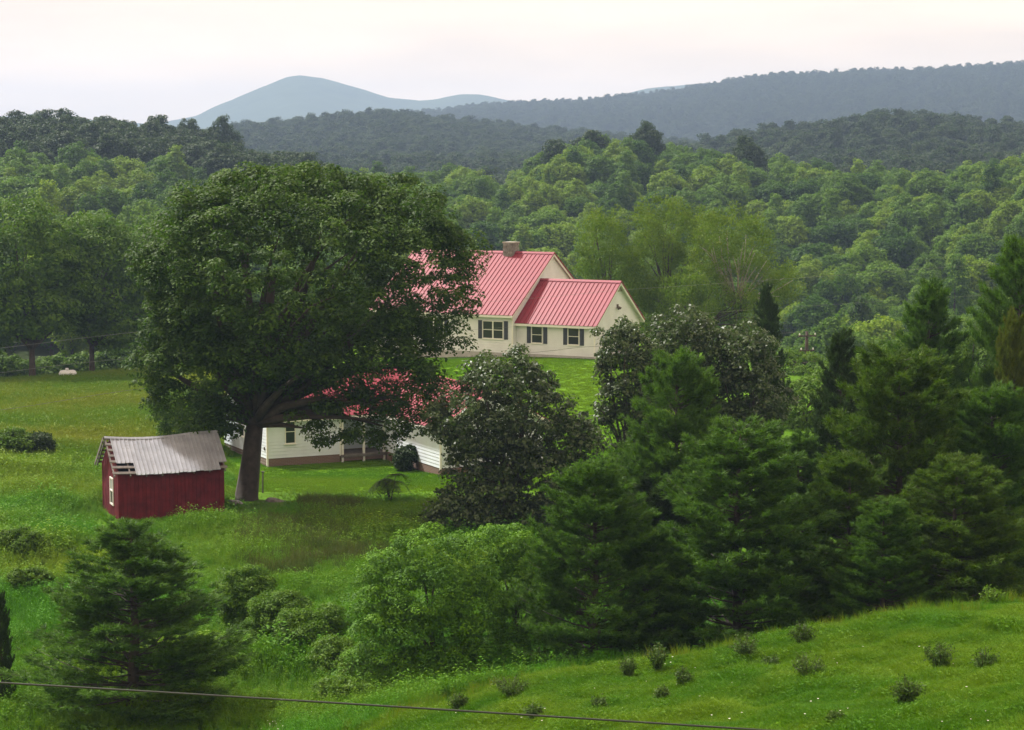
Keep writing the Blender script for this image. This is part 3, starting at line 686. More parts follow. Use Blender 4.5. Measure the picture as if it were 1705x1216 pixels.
tree_px('locust_tree', 'darker green clumped tree leaning against the pine right of the bright one', 860, 65, [(838,905,40,32,0,.9), (875,945,40,40,.2,.9), (840,975,40,44,-.4,.9), (892,1000,36,46,0,.9), (860,1040,46,42,-.5,.9), (895,1070,34,40,-.2,.8), (850,1095,44,34,-.6,.8), (870,1010,50,80,.3,1.0)], 42, M['leaf_bright'], G2,
        spacing=.66, crad=.42, per=200, size=.10, aspect=.40, trunk_r=.1, limbs=10, droop=.4, up=1.1, flat=.55, inner=.12, shell=.8)
G3 = 'trees along the far edge of the left field'
tree_px('field_tree', 'spreading green tree left of the white gas tank at the field edge', 50, 168, [(45,430,85,95,0,4.5), (-20,480,80,100,0,4), (95,470,60,80,1,3.5), (50,520,80,40,-1,3.5)], 51, M['leaf_left'], G3, spacing=1.15, crad=.95, per=90, size=.30, trunk_r=.28, fork=(0,0,2.6), limbs=22)
tree_px('field_tree', 'rounded green tree right of the white gas tank at the field edge', 150, 172, [(160,450,70,90,0,3.8), (215,470,60,90,1,3.5), (130,500,60,55,-1,3), (200,540,60,40,0,3)], 52, M['leaf_left'], G3, spacing=1.15, crad=.95, per=90, size=.30, trunk_r=.24, fork=(0,0,2.6), limbs=22)
tree_px('field_tree', 'green tree partly hidden behind the left side of the shade tree', 262, 180, [(262,470,65,105,0,3.6), (270,560,70,40,0,3)], 53, M['leaf_left'], G3, spacing=1.15, crad=.95, per=90, size=.30, trunk_r=.22, limbs=16)
tree_px('field_tree', 'tree crown cut by the left edge of the photo beyond the field', -75, 175, [(-70,470,70,105,0,4), (-60,560,70,40,0,3)], 54, M['leaf_left'], G3, spacing=1.2, crad=.95, per=80, size=.30, trunk_r=.22, limbs=12)
G4 = 'feathery trees behind the cream house'
fk = dict(spacing=1.25, crad=.8, per=88, size=.26, aspect=.28, droop=.9, up=.3, flat=1.1, trunk_r=.2, inner=.4, shell=.3)
tree_px('feathery_tree', 'feathery olive green tree nearest the red gable behind the house', 1012, 176, [(1010,400,42,50,0,2.6), (1000,450,38,60,0,2.4), (1035,480,45,60,0,2.4)], 61, M['leaf_feather'], G4, limbs=16, **fk)
tree_px('feathery_tree', 'tallest feathery olive green tree behind the house with dark stems', 1110, 178, [(1105,385,55,52,0,3), (1090,450,55,60,0,3), (1150,400,45,50,0,2.6), (1120,520,65,50,0,3)], 62, M['leaf_feather'], G4, limbs=20, **fk)
tree_px('feathery_tree', 'thin topped feathery tree with pale bare branches showing below its crown', 1222, 174, [(1215,390,58,40,0,2.8), (1250,420,40,45,0,2.2), (1180,430,35,40,0,2), (1300,470,35,40,.5,2)], 63, M['leaf_feather'], G4, limbs=30, bark='pale_bark', **dict(fk, per=64))
tree_px('feathery_tree', 'feathery sapling filling the gap between the gable and the pale branched tree', 1160, 172, [(1160,500,60,50,0,2.6), (1250,520,45,40,0,2.4)], 64, M['leaf_feather'], G4, limbs=16, **fk)

tree_px('hedge_tree', 'dark leafy tree in the gap between the cedar and the dark pine', 1335, 118, [(1325,690,48,50,0,2), (1370,670,50,55,.5,2), (1345,740,60,50,0,2)], 65, M['leaf_left'], 'leafy trees behind the pines', spacing=.9, crad=.6, per=90, size=.2, trunk_r=.15)
tree_px('hedge_tree', 'leafy tree below the utility pole in the gap right of the cedar', 1325, 145, [(1318,622,46,36,0,2.2), (1365,630,44,40,.5,2.2), (1340,670,60,40,0,2.2)], 68, M['leaf_left'], 'leafy trees behind the pines', spacing=.9, crad=.6, per=90, size=.2, trunk_r=.15)
tree_px('hedge_tree', 'leafy tree glimpsed behind the tallest dark pine', 1470, 122, [(1450,650,55,60,0,2.2), (1510,620,60,60,.5,2.2), (1480,710,60,50,0,2)], 66, M['leaf_left'], 'leafy trees behind the pines', spacing=.9, crad=.6, per=90, size=.2, trunk_r=.15)
tree_px('hedge_tree', 'leafy tree glimpsed behind the pines near the right border', 1620, 122, [(1600,620,60,60,0,2.2), (1660,600,60,60,.5,2.2), (1630,700,60,50,0,2)], 67, M['leaf_left'], 'leafy trees behind the pines', spacing=.9, crad=.6, per=90, size=.2, trunk_r=.15)
# ------------------------------------------------------------------ pines
def pine_mesh(seed, H, R, whorl=.42, per=6, needles=14, nl=.17, tuft=.085, shape=.85, openness=0.):
    rng = np.random.default_rng(seed); seg = []; TP = []; TDr = []
    z = .03 * H
    seg.append(([(0,0,-.5), (0,0,.1*H), (.01*H,0,.5*H), (0,.005*H,H*.97)], [.022*H,.018*H,.011*H,.004*H]))
    while z < H * .97:
        t = z / H; base = R * (1 - t)**shape * (.72 + .28*min(1, t/.2))
        for k in range(per):
            if rng.random() < openness: continue
            a = rng.uniform(0, 6.283); Ln = base * rng.uniform(.62, 1.12) + .12; rise = (.06 + .5 * t + rng.normal(0, .08))
            n = 9; s = np.linspace(0, 1, n)[:, None]; dirx = np.array([math.cos(a), math.sin(a), 0])
            pts = np.array([0, 0, z + rng.uniform(-.6, .6)*whorl]) + dirx * s * Ln + UPV * (rise * Ln * s * .6 + .28 * Ln * s**2)
            if Ln > .5: seg.append((pts[::2], np.linspace(.010*H*(1-t)*.5+.008, .005, 5)))
            m = max(4, int(Ln / tuft * 2.3)); q = rng.uniform(.22, 1, m)**.75; q[0] = 1
            c = np.stack([np.interp(q, s[:, 0], pts[:, i]) for i in range(3)], 1)
            side = np.cross(dirx, UPV); w = rng.uniform(-1, 1, m) * (1 - q * .65) * Ln * .42
            c = c + side * w[:, None] + dirx * (np.abs(w) * .35)[:, None] + UPV * (rng.normal(0, .05, m) + np.abs(w)*.12)[:, None]
            TP.append(c); TDr.append(unit(dirx * .8 + side * (np.sign(w) * .5)[:, None] + UPV * (.55 + .5*t) + rng.normal(0, .2, (m, 3))))
        z += whorl * (1 - .45 * t)
    k = 14; TP.append(np.stack([rng.normal(0, .03, k), rng.normal(0, .03, k), H*.93 + np.linspace(0, .08*H, k)], 1)); TDr.append(unit(UPV + rng.normal(0, .5, (k, 3))))
    P = np.concatenate(TP); Dn = np.concatenate(TDr); nt_ = len(P)
    P0 = np.repeat(P, needles, 0) + rng.normal(0, .03, (nt_*needles, 3)); d = unit(np.repeat(Dn, needles, 0) + rng.normal(0, .55, (nt_*needles, 3))); ln = nl * rng.uniform(.7, 1.3, (nt_*needles, 1))
    sd = unit(np.cross(d, rng.normal(size=d.shape))) * .015
    v = np.stack([P0 - sd, P0 + sd, P0 + d * ln], 1).reshape(-1, 3)
    tint = np.repeat(np.clip(np.repeat(rng.uniform(.1, .9, nt_), needles) + rng.normal(0, .1, nt_*needles), 0, 1), 3)
    return v, np.arange(len(v)).reshape(-1, 3), tint, seg
PV = []
for sd_, sh, op in ((71, .55, .0), (72, .75, .06), (73, .5, .03)):
    v, f, t, seg = pine_mesh(sd_, 8.0, 2.9, shape=sh, openness=op, per=8, whorl=.40); PV.append((v, f, t, seg))
pine_cache = {}
def pine(name, label, px, top, D, wpx, var, matl, rot=0., group='pines massed along the right of the bank', cat='tree'):
    x, y, z = foot(px, D); H = at(px, top, D)[2] - z; W = wpx / F * D
    key = var
    if key not in pine_cache:
        v, f, t, seg = PV[var]; pine_cache[key] = (mesh_np('crown', v, f, M['needle'], False, t), limb_mesh(seg, M['pine_bark'], 5))
    cr_, tr = pine_cache[key]; o = empty(name, (x, y, z), rot); s = (W / 5.6, W / 5.6, H / 8.2); tagk(o, label, cat, group)
    obj('trunk', tr, o, scale=s); c_ = obj('crown', cr_, o, scale=s); c_.material_slots[0].link = 'OBJECT'; c_.material_slots[0].material = M[matl]; return o
for a in [
 ('pine_tree', 'dark open branched pine alone at the lower left in front of the shed', 208, 862, 60, 440, 1, 'needle', .4, 'pines standing apart on the left'),
 ('pine_tree', 'soft bluish green pine just right of the clumped green trees', 992, 764, 61.5, 300, 0, 'needle', 1.0),
 ('pine_tree', 'dark rounded pine standing below the glossy trees by the lawn', 1130, 585, 75, 250, 2, 'needle', 2.0),
 ('pine_tree', 'wide layered pine with a fringe of branches pointing right above the pasture', 1235, 700, 63, 390, 0, 'needle', 3.1),
 ('pine_tree', 'largest olive green pine in the middle of the right mass', 1500, 580, 67, 360, 2, 'needle_olive', .3),
 ('pine_tree', 'dark pine top left of the tallest pine with gap of woods beside it', 1405, 545, 82, 170, 1, 'needle_dark', 1.7),
 ('pine_tree', 'tallest dark pointed pine top standing against the woods on the right', 1550, 462, 84, 240, 1, 'needle', 2.6),
 ('pine_tree', 'tall pine at the right edge reaching highest against the woods', 1700, 395, 84, 240, 0, 'needle', 4.0),
 ('pine_tree', 'yellowish pine at the right edge in front of the tall one', 1692, 520, 76, 110, 2, 'needle_yellow', 5.0),
 ('pine_tree', 'green pine filling the right edge above the pasture top', 1660, 640, 68, 300, 0, 'needle', 1.3),
 ('pine_tree', 'young pine in the gap behind the wide layered one', 1335, 715, 74, 220, 1, 'needle', 2.2),
 ('pine_tree', 'dark pine low behind the bluish pine and the wide one', 1105, 790, 74, 220, 2, 'needle_dark', .9),
 ('pine_tree', 'olive pine low at the right just above the pasture brow', 1600, 760, 62, 300, 0, 'needle_olive', 3.6),
 ('pine_tree', 'small olive pine between the wide layered one and the largest', 1420, 760, 64, 230, 2, 'needle_olive', 4.4),
 ('pine_tree', 'soft pine filling the gap just right of the largest olive pine', 1560, 650, 72, 260, 1, 'needle', 2.9),
 ('pine_tree', 'pale young pine in front between the bluish pine and the wide one', 1090, 880, 62, 180, 2, 'needle', 5.2),
 ('pine_tree', 'low pine at the foot of the largest olive pine', 1480, 830, 60.5, 200, 0, 'needle', 1.9),
 ('cedar_tree', 'narrow dark cedar behind the glossy trees under the pale branches', 1278, 470, 110, 95, 1, 'needle_dark', .2, 'dark cedars'),
 ('cedar_tree', 'dark cedar edge poking in at the left border low down', -14, 985, 61, 50, 2, 'needle_dark', .2, 'dark cedars')]:
    pine(*a)

# ------------------------------------------------------------------ shrubs, saplings, weeds
def shrub(name, label, px, top, D, wpx, seed, matl='leaf_shrub', group=None, size=.12, cat='shrub', per=34, nlob=4):
    x, y, z = foot(px, D); H = max(.3, at(px, top, D)[2] - z); W = wpx / F * D; rng = np.random.default_rng(seed)
    lob = [((0, 0, H*.45), (W*.42, W*.36, H*.48))] + [((rng.uniform(-.35, .35)*W, rng.uniform(-.3, .3)*W, H*rng.uniform(.3, .75)), (W*.22, W*.2, H*.24)) for _ in range(nlob)]
    return broadleaf(name, label, cat, (x, y, z), lob, seed, M[matl], spacing=max(.16, W*.13), crad=max(.12, W*.11), per=per, size=size, trunk_r=max(.015, W*.015), limbs=8, group=group, shell=.2)
GB = 'bushes in the left meadow'
for i, a in enumerate([
 ('vine covered bush highest of the tangle right of the lower left pine', 400, 935, 70, 110), ('dark hollow bush in the middle of the meadow tangle', 455, 985, 68, 110),
 ('bushy green mound in the meadow tangle left of the clumped tree', 510, 1010, 66, 120), ('low bush at the right end of the meadow tangle', 560, 1060, 64, 120),
 ('leafy bush against the foot of the bright clumped tree', 600, 1100, 63, 90), ('low leafy bush under the left branches of the bright clumped tree', 560, 1130, 61, 110)]):
    shrub('meadow_bush', a[0], *a[1:], 100 + i, group=GB, size=.085, per=110)
shrub('field_shrub', 'dark shrub at the left border in the yellow field', 15, 712, 112, 80, 120, 'leaf_left', 'shrubs in the yellow field', .16)
shrub('field_shrub', 'low dark shrub second from the left border in the yellow field', 58, 720, 112, 60, 121, 'leaf_dark', 'shrubs in the yellow field', .16)
shrub('field_shrub', 'small bright green sapling at the left border below the dark shrubs', 8, 765, 103, 60, 122, 'leaf_bright', 'shrubs in the yellow field', .18)
shrub('field_shrub', 'grey green shrub under the shade tree branches left of the farmhouse', 310, 640, 118, 130, 123, 'leaf_left', 'shrubs in the yellow field', .18, per=50)
for i, (px, top, D, w_, lab) in enumerate([(-10, 582, 190, 80, 'leafy undergrowth at the left border under the field trees'), (85, 590, 194, 80, 'leafy undergrowth between the two field tree trunks behind the gas tank'), (135, 588, 196, 70, 'leafy undergrowth behind the right field tree trunk'),
        (195, 580, 192, 80, 'leafy undergrowth right of the field tree trunks'), (250, 575, 190, 80, 'leafy undergrowth against the shade tree at the field edge'), (28, 596, 200, 60, 'leafy undergrowth behind the left field tree trunk')]):
    shrub('undergrowth_bush', lab, px, top, D, w_, 140 + i, 'leaf_left', 'undergrowth along the field edge', .30, per=26)
shrub('foundation_shrub', 'dark clipped shrub in the corner of the farmhouse porch', 672, 742, 112, 42, 124, 'leaf_dark', None, .12)
for i, (px, top, wp, d, lab) in enumerate([(30, 878, 80, 80, 'dark weed patch left of the shed foot'), (40, 945, 70, 74, 'brownish weed patch at left below the shed')]):
    shrub('weed_patch', lab, px, top, d, wp, 130 + i, 'leaf_left', 'weed patches in the meadow', .09, per=60)
def sapling():
    b = np.array(foot(648, 95)); rng = np.random.default_rng(9); o = empty('drooping_sapling', b); tagk(o, 'small sapling with arching drooping fronds on the lawn before the farmhouse', 'sapling')
    seg = []; V = []; Fc = []; n = 0; Tn = []
    for s in range(7):
        a = rng.uniform(0, 6.28); top = np.array([math.cos(a)*.35, math.sin(a)*.3, 1.1 + rng.uniform(-.2, .3)]); seg.append(([(0, 0, -.1), top*.6 + [0, 0, .15], top], [.035, .025, .015]))
        for k in range(6):
            a2 = rng.uniform(0, 6.28); q = np.linspace(0, 1, 12)[:, None]; dr = np.array([math.cos(a2), math.sin(a2), 0]); Ln = rng.uniform(.6, 1.0)
            pts = top + dr*q*Ln + UPV*(.35*q - .95*q*q)*Ln
            seg.append((pts[::3], [.012, .01, .008, .005])); sd = np.cross(dr, UPV)
            P = np.concatenate([pts + sd*.08, pts - sd*.08]); N = unit(np.tile(UPV + dr*.4, (24, 1)) + rng.normal(0, .25, (24, 3)))
            t = unit(np.concatenate([np.tile(sd, (12, 1)), np.tile(-sd, (12, 1))]) + dr*.3 - UPV*.5); bb = unit(np.cross(N, t)); L_ = .2
            V.append(np.stack([P - t*.05, P + bb*.035 + t*.06, P + t*L_, P - bb*.035 + t*.06], 1).reshape(-1, 3)); Fc.append(np.arange(96).reshape(-1, 4) + n); n += 96; Tn.append(np.repeat(rng.random(24), 4))
    obj('trunk', limb_mesh(seg, M['bark'], 5), o); obj('crown', mesh_np('crown', np.concatenate(V), np.concatenate(Fc), M['leaf_left'], False, np.concatenate(Tn)), o)
sapling()
# weeds dotted over the pasture, each found where its pixel meets the slope
def hit(px, py):
    d = at(px, py, 1.0) - CAM; Y = np.arange(30, 75, .08); P = CAM + d * Y[:, None]; k = np.nonzero(P[:, 2] <= ground_z(P[:, 0], P[:, 1]))[0]
    return P[k[0]] if len(k) else None
weeds = [(1095,1118,46,40,'round dark weed near the brow below the wide layered pine'), (1046,1128,30,34,'small weed left of the round one on the brow'), (1240,1100,52,44,'full bushy weed on the brow right of the round ones'),
 (1336,1075,46,36,'tall topped weed on the brow under the olive pine'), (1345,1132,62,42,'dark broad weed in the middle of the pasture'), (1566,1115,62,44,'dark weed in the right half of the pasture'), (1640,1120,48,34,'greyish weed nearest the right border'),
 (1510,1172,54,40,'blurred dark weed low in the right pasture'), (1103,1166,24,20,'tiny weed low in the middle pasture'), (1136,1143,36,26,'flat weed between the round weed and the tiny one'), (1391,1206,24,18,'tiny weed at the bottom edge'),
 (902,1128,48,48,'bushy weed on the brow at the left end of the pasture'), (852,1158,70,30,'low spreading weeds at the left end of the pasture'), (1652,1010,44,32,'bright weed tuft on the brow near the right border'), (762,1182,30,26,'small grey weed at the far left of the pasture'),
 (890,1196,36,20,'faint low weed at the bottom left of the pasture'), (1285,1112,30,16,'flat tuft right of the full bushy weed'), (1000,1180,30,16,'flat tuft at the bottom beside the cable'), (1190,1060,30,26,'pale weed on the brow under the pines')]
for i, (px, py, wp, hp, lab) in enumerate(weeds):
    p = hit(px, py)
    if p is None: continue
    rng = np.random.default_rng(300 + i); s = p[1] / F; W, H = wp*s, hp*s*1.1; k = 26; seg = []; P = []; N = []
    for _ in range(k):
        a = rng.uniform(0, 6.28); q = rng.random()**.5; tip = np.array([math.cos(a)*W*.5*q, math.sin(a)*W*.5*q, H*(1.05 - .45*q)*rng.uniform(.8, 1.15)]); seg.append(([(0, 0, -.05), tip*[.5, .5, .6], tip], [.009, .007, .004]))
        m = 42; u = rng.uniform(.15, 1.04, m)[:, None]; P.append(tip*u*np.where(u < .7, 1, 1) + rng.normal(0, .045, (m, 3))); N.append(unit(rng.normal(size=(m, 3)) + UPV*.5))
    v, f = leaf_quads(np.concatenate(P), np.concatenate(N), rng, .075, .4); tn = np.repeat(rng.random(len(f)), 4)
    o = empty('pasture_weed', (p[0], p[1], gz(p[0], p[1]))); tagk(o, lab, 'weed', 'weeds dotted over the pasture')
    obj('stem', limb_mesh(seg, M['bark'], 4), o); obj('leaves', mesh_np('leaves', v, f, M['leaf_shrub'] if 'bright' in lab or 'pale' in lab else M['leaf_weed'], False, tn), o)
p = hit(788, 1152)
if p is not None:
    v, f, t, seg = pine_mesh(77, 1.0, .28, whorl=.10, per=9, nl=.07, tuft=.05, shape=.6)
    o = empty('cedar_seedling', (p[0], p[1], gz(p[0], p[1]))); tagk(o, 'tiny cone shaped evergreen seedling on the pasture edge', 'seedling'); o.scale = (.9, .9, .62)
    obj('trunk', limb_mesh(seg[:1], M['pine_bark'], 5), o); obj('crown', mesh_np('crown', v, f, M['needle'], False, t), o)

# ------------------------------------------------------------------ tank, post, pole and wires
def gas_tank():
    x, y, z = foot(109, 167); o = empty('gas_tank', (x, y, z), math.radians(18)); tagk(o, 'small white gas tank under the trees at the field edge', 'tank')
    b = MB(); xs = np.linspace(-.72, .72, 15); r = [.30*math.sqrt(max(.02, 1 - max(0, (abs(q)-.42)/.31)**2)) for q in xs]; b.tube([(q, 0, .42) for q in xs], r, 16).build('shell', M['tank'], o, True)
    MB().tube([(-.05, 0, .70), (-.05, 0, .84), (-.05, 0, .88)], [.14, .14, .08], 12).build('valve_dome', M['tank'], o, True)
    for s in (-.4, .4): MB().box(s-.07, s+.07, -.25, .25, -.1, .16).build('foot', M['concrete'], o)
gas_tank()
def yard_post():
    x, y, z = foot(433, 97); o = empty('yard_post', (x, y, z)); tagk(o, 'short thin grey post standing right of the shade tree trunk', 'post')
    MB().tube([(0, 0, -.2), (.01, 0, .6), (.02, 0, 1.05)], [.04, .038, .035], 8).build('shaft', M['grey_wood'], o); MB().box(-.05, .09, -.05, .05, 1.05, 1.10).build('cap', M['grey_wood'], o)
yard_post()
for i, (px, D, s, lab) in enumerate([(455, 93.4, .5, 'flat grey stone lying right of the shade tree trunk'), (388, 92.8, .45, 'dark stone against the left foot of the shade tree trunk')]):
    rng = np.random.default_rng(400 + i); x, y, z = foot(px, D); b = MB(); k = 9
    b.tube([(0, 0, -.05), (0, 0, .06), (.02, 0, .14), (.03, .0, .17)], [s*.9, s, s*.75, s*.2], k); v = [tuple(np.array(q)*(1 + rng.normal(0, .08, 3))) for q in b.v]; b.v = v
    tagk(b.build('field_stone', M['grey_wood'], None, False, (x, y, z)), lab, 'stone')
def utility_pole(px, top, D, label):
    x, y, z = foot(px, D); H = at(px, top, D)[2] - z; o = empty('utility_pole', (x, y, z), .25); tagk(o, label, 'utility pole', 'utility poles')
    MB().tube([(0, 0, -.6), (0, 0, H*.5), (0, 0, H)], [.17, .14, .11], 10).build('shaft', M['pole'], o, True)
    for zz, hw in ((H - .35, .75), (H - 1.5, .6)):
        MB().box(-hw, hw, -.17, -.05, zz - .06, zz + .06).build('crossarm', M['pole'], o)
        for q in (-hw + .1, hw - .1): MB().tube([(q, -.11, zz + .06), (q, -.11, zz + .14), (q, -.11, zz + .22)], [.05, .065, .03], 8).build('insulator', M['porcelain'], o)
    return x, y, z + H
pole_top = utility_pole(1345, 552, 160, 'brown utility pole with white insulators in the gap left of the dark pines')
LP = utility_pole(-260, 470, 118, 'brown utility pole standing beyond the left border')
def wire(label, pts, rad, matl):
    p = np.array([at(*q) for q in pts]); tt = np.linspace(0, len(p) - 1, 60)
    xs = herm(np.arange(len(p)).astype(float), p, tt); b = MB(); b.tube([tuple(q) for q in xs], rad, 5)
    tagk(b.build('power_cable', matl, None, True), label, 'cable')
wire('thick grey cable crossing the bottom of the view in front of the pasture', [(-700,1098,25), (0,1137,25), (500,1167,25), (1290,1217,25), (2400,1290,25)], .014, plain('near_cable', (.035, .035, .035), .7))
wire('thin dark wire over the yellow field and past the garage wall', [(-260,712,118), (0,683,120), (230,648,124), (560,612,130), (900,586,135), (990,577,137), (1345,552,160)], .012, M['cable'])
wire('thin pale wire higher up crossing the field trees and the red roofs', [(-260,612,118), (0,580,121), (200,556,125), (600,520,130), (885,497,134), (1065,481,140), (1345,462,160), (1650,440,175), (2000,418,190)], .007, M['pale_cable'])
wire('lowest pale wire running behind the right pines over the woods', [(-260,655,118), (0,621,122), (150,603,125), (700,556,140), (1345,510,160), (1500,500,166), (2000,470,190)], .006, M['pale_cable'])

# ------------------------------------------------------------------ woods
def wood_mesh(seed, H, R, per, size, matl, kind=0, spacing=1.5, crad=1.2):
    """one whole woodland tree, trunk and crown, origin at its foot"""
    rng = np.random.default_rng(seed)
    if kind == 1: lob = [((0, 0, H*.45), (R*.75, R*.75, H*.36)), ((0, 0, H*.7), (R*.5, R*.5, H*.28))]
    else:
        lob = [((0, 0, H*.55), (R*.62, R*.62, H*.36))] + [((math.cos(a)*R*q, math.sin(a)*R*q, H*rng.uniform(.32, .62) + H*.30*(1 - q)), (R*rng.uniform(.24, .52), R*rng.uniform(.24, .52), H*rng.uniform(.09, .20))) for a, q in zip(rng.uniform(0, 6.28, 11), rng.uniform(.25, .85, 11))]
    cen = lobe_clumps(lob, rng, spacing, .15); cen = cen[cen[:, 2] > H*.12]; rad = crad * rng.uniform(.6, 1.3, len(cen))
    v, f, t = clump_leaves(cen, rad, rng, per, size, .6, .75, .6)
    b = MB(); b.tube([(0, 0, -1.5), (0, 0, H*.4), (0, 0, H*.75)], [.26, .2, .06], 6); nv = len(v)
    tv = np.array(b.v); tf = np.array([q for q in b.f if len(q) == 4]); V = np.concatenate([v, tv]); Fc = np.concatenate([f, tf + nv]); tt = np.concatenate([t, np.zeros(len(tv))])
    me = mesh_np('woodland_tree', V, Fc, [matl, M['bark']], False, tt); me.polygons.foreach_set('material_index', np.concatenate([np.zeros(len(f)), np.ones(len(tf))]).astype(np.int32)); return me
for k_, a_, b_ in (('wood_dark', (.014, .036, .008), (.040, .075, .016)), ('wood_mid', (.030, .088, .005), (.096, .185, .010)), ('wood_fresh', (.054, .130, .005), (.140, .245, .010)), ('wood_yellow', (.105, .190, .004), (.215, .320, .008))):
    M[k_] = leaf_mat(k_, a_, b_, .65, .40, rnd=.35)
WV = [wood_mesh(500 + i, h, r, 38, .41, M['leaf_wood'], i == 6, 1.15, .85) for i, (h, r) in enumerate([(13, 4.2), (14, 3.6), (12, 4.4), (11, 3.8), (14, 4.6), (10, 3.4), (13.5, 2.8), (12, 4.0)])]
WD = [wood_mesh(540 + i, h, r, 44, .42, M['leaf_dark'], 0, 1.2, .9) for i, (h, r) in enumerate([(15, 4.8), (14, 4.2)])]
FV = [wood_mesh(560 + i, h, r, 26, .75, M['leaf_far'], i == 4, 2.0, 1.5) for i, (h, r) in enumerate([(14, 5.2), (13, 4.6), (15, 5), (12, 4.8), (15, 3.4)])]
def scatter(D0, D1, p0, p1, step, seed):
    """poisson-like points over a sector of the land, D from D0 to D1 and view columns p0 to p1"""
    rng = np.random.default_rng(seed); ys = []; y = D0
    while y < D1:
        xa, xb = (p0 - CX)/F*y, (p1 - CX)/F*y; n = max(1, int((xb - xa)/step)); q = np.linspace(xa, xb, n) + rng.uniform(-.45, .45, n)*step
        ys.append(np.stack([q, y + rng.uniform(-.45, .45, n)*step], 1)); y += step*.9
    return np.concatenate(ys)
def visible_order(P, H):
    """keep trees whose top clears the canopy in front of them, seen from the viewpoint"""
    top = ground_z(P[:, 0], P[:, 1]) + H; el = (top - 16)/P[:, 1]; px = CX + F*P[:, 0]/P[:, 1]; keep = np.zeros(len(P), bool); best = {}
    for i in np.argsort(P[:, 1]):
        c = int(px[i]//20); m = max(best.get(c-1, -9), best.get(c, -9), best.get(c+1, -9)) if True else 0
        m2 = min(best.get(c-1, -9), best.get(c, -9), best.get(c+1, -9)); keep[i] = el[i] > m2 - 4/P[i, 1]
        w_ = max(1, int(3.5/P[i, 1]*F/20))
        for q in range(c-w_, c+w_+1): best[q] = max(best.get(q, -9), el[i] - 2.5/P[i, 1])
    return keep
def near_wood():
    rng = np.random.default_rng(77)
    P = np.concatenate([scatter(255, 520, -60, 1780, 7.3, 1), scatter(196, 250, -80, 320, 9, 2), scatter(205, 250, 560, 960, 9, 3)])
    P = P[visible_order(P, 13)]; px = CX + F*P[:, 0]/P[:, 1]; o_ = np.argsort(P[:, 1]); near = o_[:296]; rest = o_[296:]
    z = ground_z(P[:, 0], P[:, 1])
    for i in near:
        x, y = P[i]; q = px[i]; me = WV[rng.integers(len(WV))]; s = rng.uniform(.70, 1.14)
        ridge = q < 540 and y > 415; sunny = q < 460 and 300 < y < 415  # sunny: sunlight on these crowns is painted in as paler, yellower leaf colours
        tn = rng.choice(4, p=(.75, .2, .05, 0) if ridge else (.02, .10, .38, .5) if sunny else (.07, .35, .36, .22))
        o = obj('woodland_tree', me, None, (x, y, z[i] - .3), (0, 0, rng.uniform(0, 6.28)), (s, s, s*rng.uniform(.88, 1.1)))
        o.material_slots[0].link = 'OBJECT'; o.material_slots[0].material = M[('wood_dark', 'wood_mid', 'wood_fresh', 'wood_yellow')[tn]]
        look = ('large ' if s > 1.0 else 'small ' if s < .82 else '') + ('dark green', 'deep green', 'fresh green', 'yellowish green')[tn]
        row = 'low' if y < 285 else 'lower' if y < 325 else 'midway' if y < 370 else 'upper' if y < 420 else 'high'
        k = int(np.searchsorted([110, 230, 340, 450, 560, 680, 800, 930, 1060, 1180, 1300, 1420, 1540, 1640], q))
        place = ('at the left border', 'above the white gas tank', 'above the shade tree left edge', 'above the shed', 'above the shade tree trunk', 'above the shade tree top', 'right of the shade tree top', 'above the chimney', 'above the garage gable',
                 'above the tall feathery tree', 'above the pale branched tree', 'above the utility pole', 'above the largest pine', 'above the tallest dark pine', 'at the right border')[k]
        tagk(o, look + ' woodland tree ' + row + ' in the woods ' + place, 'tree', 'woodland trees ' + place)
    # the dark evergreens and crowns that stand out on the skyline of the near hills
    for j, (qx, top, D, wp, lab) in enumerate([(1238, 228, 470, 62, 'single dark round tree standing out on the skyline right of centre'), (310, 190, 500, 56, 'dark round crown on the left skyline, left of its twin'), (373, 195, 500, 62, 'dark round crown on the left skyline beside the pale mountain foot'),
              (930, 225, 470, 70, 'dark tree at the left end of the wooded knoll'), (1075, 203, 480, 58, 'dark flat topped tree at the summit of the wooded knoll'), (985, 210, 485, 80, 'broad dark tree on the wooded knoll top'), (110, 183, 505, 80, 'dark tree highest on the left skyline'), (190, 195, 500, 70, 'dark tree right of the highest one on the left skyline')]):
        x = (qx - CX)/F*D; zz = gz(x, D); H = at(qx, top, D)[2] - zz; W = wp/F*D
        tagk(obj('skyline_tree', WD[j % 2], None, (x, D, zz - .3), (0, 0, j*1.3), (W/9.2, W/9.2, H/13.6)), lab, 'tree', 'dark trees on the near skyline')
    return P[rest]
rest_near = near_wood()

